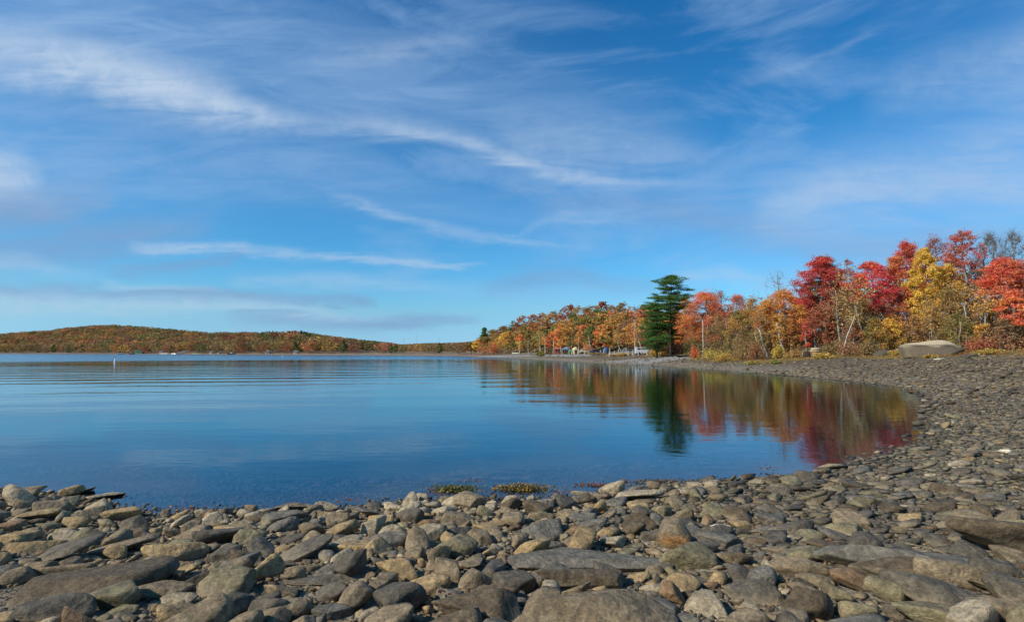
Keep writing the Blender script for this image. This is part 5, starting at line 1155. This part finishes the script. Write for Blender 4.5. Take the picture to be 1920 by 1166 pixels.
def tent(name, px, Y, w, h, col, label, canopy=False):
    p = at(px, Y); e = empty(name, p); tag(e, label, 'canopy' if canopy else 'tent')
    if canopy:
        for i_, (x, y) in enumerate(((-1, -1), (1, -1), (1, 1), (-1, 1))): m_ = MB(); m_.tube([(x * w / 2, y * w / 2, 0), (x * w / 2, y * w / 2, h * .68)], .05, 6, lin((210, 210, 205))); m_.build('pole', M_PAINT, e)
        m_ = MB(); b_ = w / 2 + .1; m_.add([(-b_, -b_, h * .66), (b_, -b_, h * .66), (b_, b_, h * .66), (-b_, b_, h * .66), (-b_, -b_, h * .56), (b_, -b_, h * .56), (b_, b_, h * .56), (-b_, b_, h * .56), (0, 0, h)], [[4, 5, 1, 0], [5, 6, 2, 1], [6, 7, 3, 2], [7, 4, 0, 3]], [[0, 1, 8], [1, 2, 8], [2, 3, 8], [3, 0, 8]], lin(col)); m_.build('cover', M_PAINT, e)
    else:
        m_ = MB(); n = 9; V = []
        for y in (-.6, 0, .6):
            for k in range(n): a = math.pi * k / (n - 1); V.append((math.cos(a) * w / 2 * (1 - .12 * abs(y)), y * w, math.sin(a) ** .8 * h * (1 - .25 * (abs(y) > .1))))
        q = [[r_ * n + k, r_ * n + k + 1, (r_ + 1) * n + k + 1, (r_ + 1) * n + k] for r_ in range(2) for k in range(n - 1)]
        t = [[0, k, k + 1][::-1] for k in range(1, n - 1)] + [[2 * n, 2 * n + k, 2 * n + k + 1] for k in range(1, n - 1)]
        m_.add(V, q, t, lin(col)); m_.build('shell', M_PAINT, e)
        m_ = MB(); m_.box((0, -.6 * w * .98 - .02, h * .3), (w * .28, .05, h * .55), lin((50, 50, 52))); m_.build('flap', M_PAINT, e)
tent('canopy', 1061, 200, 2.6, 2.5, (120, 150, 200), 'blue peaked canopy on thin posts in the campground', True)
tent('tent', 1079, 192, 2.6, 2.4, (226, 212, 160), 'cream tent among the campground birches')
tent('tent', 1138, 172, 2.4, 2.2, (70, 110, 160), 'blue tent between the dark car and the leaning birch')
tent('tent', 1070, 196, 1.8, 1.6, (90, 140, 110), 'small green tent touching the blue canopy')
def car(name, px, Y, L, h, col, label, cat, van=False, rz=0):
    p = at(px, Y); e = empty(name, p, rz); tag(e, label, cat, 'vehicles parked in the campground'); w = 1.8
    pr = [(-.5, .28), (-.5, .62), (-.44, .68), (-.34, .98), (.16, 1.0), (.30, .68), (.48, .60), (.5, .28)] if not van else [(-.5, .2), (-.5, .9), (-.46, 1), (.34, 1), (.42, .62), (.5, .55), (.5, .2)]
    P = np.array([(x * L, z * h) for x, z in pr]); n = len(P); m_ = MB()
    V = np.vstack([np.column_stack([P[:, 0], np.full(n, s_ * w / 2), P[:, 1]]) for s_ in (-1, 1)])
    m_.add(V, [[k, (k + 1) % n, n + (k + 1) % n, n + k][::-1] for k in range(n)], [[0, k, k + 1] for k in range(1, n - 1)] + [[n, n + k + 1, n + k] for k in range(1, n - 1)], lin(col)); m_.build('body', M_GLOSS, e)
    for x, ww in ((-.2, .2), (.03, .2)) if not van else ((-.3, .2), (-.02, .24), (.26, .14)):
        g_ = MB(); g_.box((x * L, -w / 2 - .012, h * .8), (ww * L, .03, h * .2), lin((26, 32, 38))); g_.build('window', M_GLOSS, e)
    for x in (-.31, .31):
        for s_ in (-1, 1):
            t_ = MB(); t_.tube([(x * L, s_ * w / 2 - .12, .32), (x * L, s_ * w / 2 + .08, .32)], .32, 14, lin((24, 24, 24))); t_.build('wheel', M_PAINT, e)
    l_ = MB(); l_.box((.495 * L, -.55, h * .45), (.06, .3, .14), lin((240, 240, 230))); l_.build('headlight', M_GLOSS, e)
car('parked_car', 1119, 172, 4.2, 1.6, (44, 56, 92), 'dark blue car parked right of the V shaped birch', 'car')
car('parked_car', 1180, 150, 4.3, 1.5, (120, 126, 134), 'grey car parked left of the white van', 'car')
car('parked_van', 1205, 142, 3.6, 1.8, (200, 204, 208), 'white van parked behind the leaning grey birch', 'van', True)
car('parked_car', 1099, 186, 4.2, 1.55, (190, 186, 170), 'beige car parked left of the V shaped birch', 'car')
def pole(px, Y, ytop, rpx, label, arm):
    p = at(px, Y); h = ztop(ytop, Y) - p.z; s = Y / F; e = empty('utility_pole', p); tag(e, label, 'pole')
    m_ = MB(); m_.tube([(0, 0, -.3), (0, 0, h)], [rpx * s, rpx * s * .8], 8, lin((196, 176, 150))); m_.build('shaft', M_BARK, e, True)
    if arm: m_ = MB(); m_.tube([(0, 0, h * .96), (-arm * s * .5, 0, h * 1.0), (-arm * s, 0, h * .98)], .05, 6, lin((150, 150, 146))); m_.build('arm', M_PAINT, e); m_ = MB(); m_.box((-arm * s, 0, h * .97), (.6, .25, .12), lin((170, 170, 165))); m_.build('lamp_head', M_PAINT, e)
pole(1319, 96, 600, 1.15, 'tall pale wooden pole with a lamp arm before the coral maple', 9)
pole(1257, 118, 612, 1.3, 'wooden pole with a short arm right of the red cabin', 5)
pole(1038, 199, 636, 1.0, 'pale pole standing left of the red shed', 0)
# posts and rails along the campground bank
for k, (px, ht) in enumerate([(1096, 1.5), (1103, 1.2), (1126, 1.4), (1132, 1.5), (1143, 2.0), (1152, 1.2), (1160, 1.6), (1174, 1.9), (1178, 1.3), (1186, 1.2), (1197, 1.4), (1213, 1.0)]):
    Y = fy(px, -11); p = at(px, Y); m_ = MB(); m_.box((0, 0, ht / 2 - .1), (.16, .16, ht + .2), lin((200, 198, 186))); m_.box((0, 0, ht + .03), (.22, .22, .06), lin((214, 212, 200)))
    o = m_.build('bank_post', M_PAINT, None, False, tuple(p)); tag(o, 'white post number %s' % k, 'post', 'white posts on the campground bank')
    o['label'] = '%s white post on the campground bank %s' % ('tall' if ht > 1.45 else 'short', ['left of the V shaped birch', 'touching the V shaped birch', 'right of the dark blue car', 'left of the blue tent', 'right of the blue tent', 'left of the leaning birch', 'before the leaning birch', 'left of the grey car', 'at the grey car', 'right of the grey car', 'left of the white van', 'right of the white van'][k])
for px, w, lab in [(985, 3.4, 'grey wooden landing rail beside the overturned white boat'), (1004, 4.5, 'brown plank landing with rail near the first gravel strip'), (1168, 7, 'low white rail fence before the grey car')]:
    Y = fy(px, -14); p = at(px, Y); e = empty('rail_fence', p); tag(e, lab, 'fence'); c_ = lin((176, 170, 156) if px != 1168 else (215, 215, 208))
    for x in np.linspace(-w / 2, w / 2, 4): m_ = MB(); m_.box((x, 0, .45), (.12, .12, 1.1), c_); m_.build('post', M_PAINT, e)
    for z in (.5, .9): m_ = MB(); m_.box((0, -.09, z), (w + .3, .05, .12), c_); m_.build('rail', M_PAINT, e)
    if px == 1004: m_ = MB(); m_.box((0, .8, .25), (w, 1.6, .12), lin((120, 80, 66))); m_.build('deck', M_PAINT, e)
# dry grass and leaf litter along the top of the strand
rng = np.random.default_rng(55); W = MB()
gp = np.array([(q_, fy(q_, o_)) for q_, o_ in zip(rng.uniform(1080, 2010, 2600), rng.uniform(-13, 1, 2600))]); gx_ = bx(gp[:, 0]) * gp[:, 1]; gz_ = H(gx_, gp[:, 1])
for x, y, z in zip(gx_, gp[:, 1], gz_):
    d_ = np.sin(x * .35) * np.sin(y * .23 + 1)
    if d_ < -.25: continue
    n = 26; c = np.array([x, y, z]) + rng.normal(size=(n, 3)) * [.45, .35, 0]; c[:, 2] += rng.uniform(0, .28, n)
    V, Q, m_ = leaves(rng, c, .075, None, asp=.35); pal = PAL[['gold', 'gbrown', 'ygreen', 'brown', 'rust', 'brown'][rng.integers(0, 6)]]
    W.add(V, Q, None, np.repeat(np.array(pal)[rng.integers(0, 4, m_)] * rng.uniform(.6, 1, (m_, 1)), 4, 0))
o = W.build('grass', M_LEAF); tag(o, 'dry grass and leaf litter along the top of the strand', 'grass', kind='stuff')
# stacked logs and crib
Y = 81; p = at(1531, Y); s = Y / F; e = empty('log_stack', (p.x, p.y, p.z)); tag(e, 'stack of four pale cut logs at the edge of the thickets', 'logs')
for k, (dx, z, c_) in enumerate([(0, .18, (196, 178, 140)), (.1, .50, (206, 160, 108)), (-.05, .83, (214, 184, 136)), (.02, 1.14, (220, 200, 160))]):
    m_ = MB(); m_.tube([(dx - .75, 0, z), (dx, .02, z + .015), (dx + .75, 0, z)], [.15, .17, .155], 10, lin(c_)); m_.build('log', M_BARK, e, True)
Y = 80.5; p = at(1512, Y); e = empty('log_crib', (p.x, p.y, p.z)); tag(e, 'dark log crib left of the pale stacked logs', 'crib')
for k, z in enumerate((.12, .36, .6, .84)):
    m_ = MB(); m_.tube([(-.8 + .1 * k, -.1, z), (.7 - .06 * k, -.1, z + .02)], .11, 8, lin((92, 72, 60))); m_.build('log', M_BARK, e, True)
for x in (-.75, .7): m_ = MB(); m_.tube([(x, -.12, 0), (x * .55, -.14, 1.15)], [.09, .07], 7, lin((150, 140, 116))); m_.build('brace', M_BARK, e, True)
g = hit(1543, 661); m_ = MB(); m_.box((0, 0, .07), (1.3, .22, .07), lin((222, 206, 176)), rz=.1); m_.box((-.2, 0, .12), (.7, .12, .04), lin((200, 184, 150)), rz=-.05)
o = m_.build('driftwood_plank', M_PAINT, None, False, tuple(g)); tag(o, 'pale driftwood plank on the grass below the stacked logs', 'plank')
# buoys
def buoy(px, pyw, h, label):
    x, y = wpt(px, pyw); e = empty('buoy', (x, y, 0)); tag(e, label, 'buoy')
    m_ = MB(); zz_ = np.array([-.4, -.2, .0, .35, .7, .86, .95]) * h; m_.tube(np.stack([zz_ * 0, zz_ * 0, zz_], 1), np.array([.10, .2, .22, .20, .15, .10, .02]) * h, 16, lin((240, 240, 238))); m_.build('float', M_GLOSS, e, True)
    m_ = MB(); m_.tube([(0, 0, h * .42), (0, 0, h * .5)], .203 * h, 16, lin((220, 150, 60))); m_.build('band', M_GLOSS, e)
buoy(215.5, 680.5, .95, 'white spar buoy floating on the open lake, left side'); buoy(530, 669.5, .6, 'tiny white buoy far out near the far shore')
# pylons beyond the bay
for k, (px, yt, lab) in enumerate([(757, 633, 'lattice pylon on the skyline, left one of the row over the bay'), (781, 628, 'thin tall mast on the skyline, middle of the row over the bay'), (823, 634, 'lattice pylon on the skyline, right one of the row over the bay')]):
    Y = 1350; p = at(px, Y); h = ztop(yt, Y) - p.z; e = empty('pylon', p); tag(e, lab, 'pylon', 'pylons on the skyline'); m_ = MB(); c_ = lin((170, 176, 184)); w = 2.4 if k != 1 else .7
    for sx in (-1, 1):
        for sy in (-1, 1): m_.tube([(sx * w, sy * w, 0), (sx * w * .2, sy * w * .2, h)], .07, 4, c_)
    n_ = 9
    for q_ in range(n_):
        z0, z1 = h * q_ / n_, h * (q_ + 1) / n_; f0, f1 = w * (1 - .8 * q_ / n_), w * (1 - .8 * (q_ + 1) / n_); m_.tube([(-f0, -f0, z0), (f1, -f1, z1)], .04, 3, c_); m_.tube([(f0, -f0, z0), (-f1, -f1, z1)], .04, 3, c_)
    m_.build('tower', M_PAINT, e)
    if k != 1: a_ = MB(); a_.box((0, 0, h * .86), (9, .15, .15), c_); a_.box((0, 0, h * .97), (6, .15, .15), c_); a_.build('crossarm', M_PAINT, e)

# ------------------------------------------------------------------ litter on the shore
rng = np.random.default_rng(31)
def on_stones(px, py, lift=.03):
    g_ = hit(px, py); return g_ + Vector((0, 0, lift))
def fallen(px, py, n, sx, sy, pals, leaf, name, label, cat, kind=None, lift=.06, hgt=.03):
    g_ = hit(px, py); z0 = max(g_.z, 0) + lift; c = np.array([g_.x, g_.y, z0]) + rng.normal(size=(n, 3)) * np.array([sx, sy, hgt]); c[:, 2] = np.abs(c[:, 2] - z0) + z0
    V, Q, m_ = leaves(rng, c, leaf, None, flat=1.4 if cat == 'leaves' else .5, asp=.7); P = np.array(sum([PAL[q_] for q_ in pals], [])); o = mesh(name, V, [Q], np.repeat(P[rng.integers(0, len(P), m_)] * rng.uniform(.35, .75, (m_, 1)), 4, 0), M_LEAF); tag(o, label, cat, None, kind); return o
fallen(852, 925, 620, .19, .09, ['ygreen', 'green', 'oliv'], .022, 'water_weed', 'green mossy weed clump in the shallows, smaller and left of its neighbour', 'weed', 'stuff', .0, .035)
fallen(978, 922, 900, .24, .10, ['ygreen', 'gold', 'oliv', 'brown'], .022, 'water_weed', 'yellow green weed clump in the shallows behind the wet pale stones', 'weed', 'stuff', .0, .04)
fallen(1238, 905, 300, .38, .06, ['brown', 'oliv', 'rust'], .022, 'water_weed', 'long brown weed raft in the shallows before the broken edged slab', 'weed', 'stuff', .0, .02)
fallen(1130, 915, 200, .25, .06, ['rust', 'dustred', 'brown'], .022, 'water_weed', 'dark red brown weed in the shallows behind the light slab', 'weed', 'stuff', .0, .015)
for (px, py, n, lab) in [(815, 935, 60, 'orange red leaves caught at the waterline left of the green weed'), (885, 918, 30, 'orange leaves beside the green weed clump'), (1058, 931, 44, 'rust red leaves on wet stones left of the light slab'), (345, 962, 40, 'rust red leaves at the waterline above the blue grey topped stone'), (640, 948, 30, 'dark red leaves behind the pale grey hump stone'), (1440, 887, 40, 'orange leaves on the stones at the right waterline'), (912, 932, 18, 'single cluster of amber leaves at the waterline centre'), (1722, 855, 14, 'pink red leaves at the right end of the water'), (825, 1145, 10, 'curled orange brown leaves between the dark domed stone and the dark boulder')]:
    fallen(px, py, n, .14 if n > 20 else .07, .05, ['rust', 'orange', 'brown', 'rust'], .022, 'fallen_leaves', lab, 'leaves', 'stuff', .10 if py > 1000 else .05)
g_ = hit(1262, 1040); B = MB()
for _ in range(170):
    a = rng.uniform(0, 6.28); c = np.array([g_.x, g_.y, g_.z + .13]) + rng.normal(size=3) * [.075, .06, .022]; d = np.array([math.cos(a), math.sin(a), rng.normal() * .25]) * rng.uniform(.03, .09)
    B.tube([c - d, c + d * .2 + [0, 0, .008], c + d], [.0022, .002, .001], 3, np.array(lin((206, 148, 84))) * rng.uniform(.6, 1.25), cap=False)
o = B.build('dry_straw', M_BARK); tag(o, 'tuft of dry golden straw caught between stones behind the huge flat rock', 'straw')
g_ = hit(1745, 1085); B = MB(); t = np.linspace(0, 1, 9); s = math.hypot(g_.y, CAMH) / F
B.tube(np.stack([g_.x - 22 * s + 42 * s * t, g_.y + .12 - .22 * t - .05 * np.sin(t * 3.1), g_.z + .24 + .02 * np.sin(t * 3.1) - .03 * t], 1), np.linspace(.0035, .0018, 9), 6, lin((196, 174, 128)))
o = B.build('dry_reed', M_BARK, None, True); tag(o, 'curved dry reed stalk lying across the sloping rock', 'reed')
# the small dark tree before the woods
Y = fy(1880, -7); p = at(1880, Y); plant('young_tree', p, tree_geo(4321, ztop(622, Y) - p.z, 26 * Y / F, base=.35, pal='rust', pal2='gold', nc=30, per=22, leaf=.07, tr=.11, bark='dark', twig=3), 'small dark trunked tree with few rusty leaves, standing alone at the bank', 'young tree')
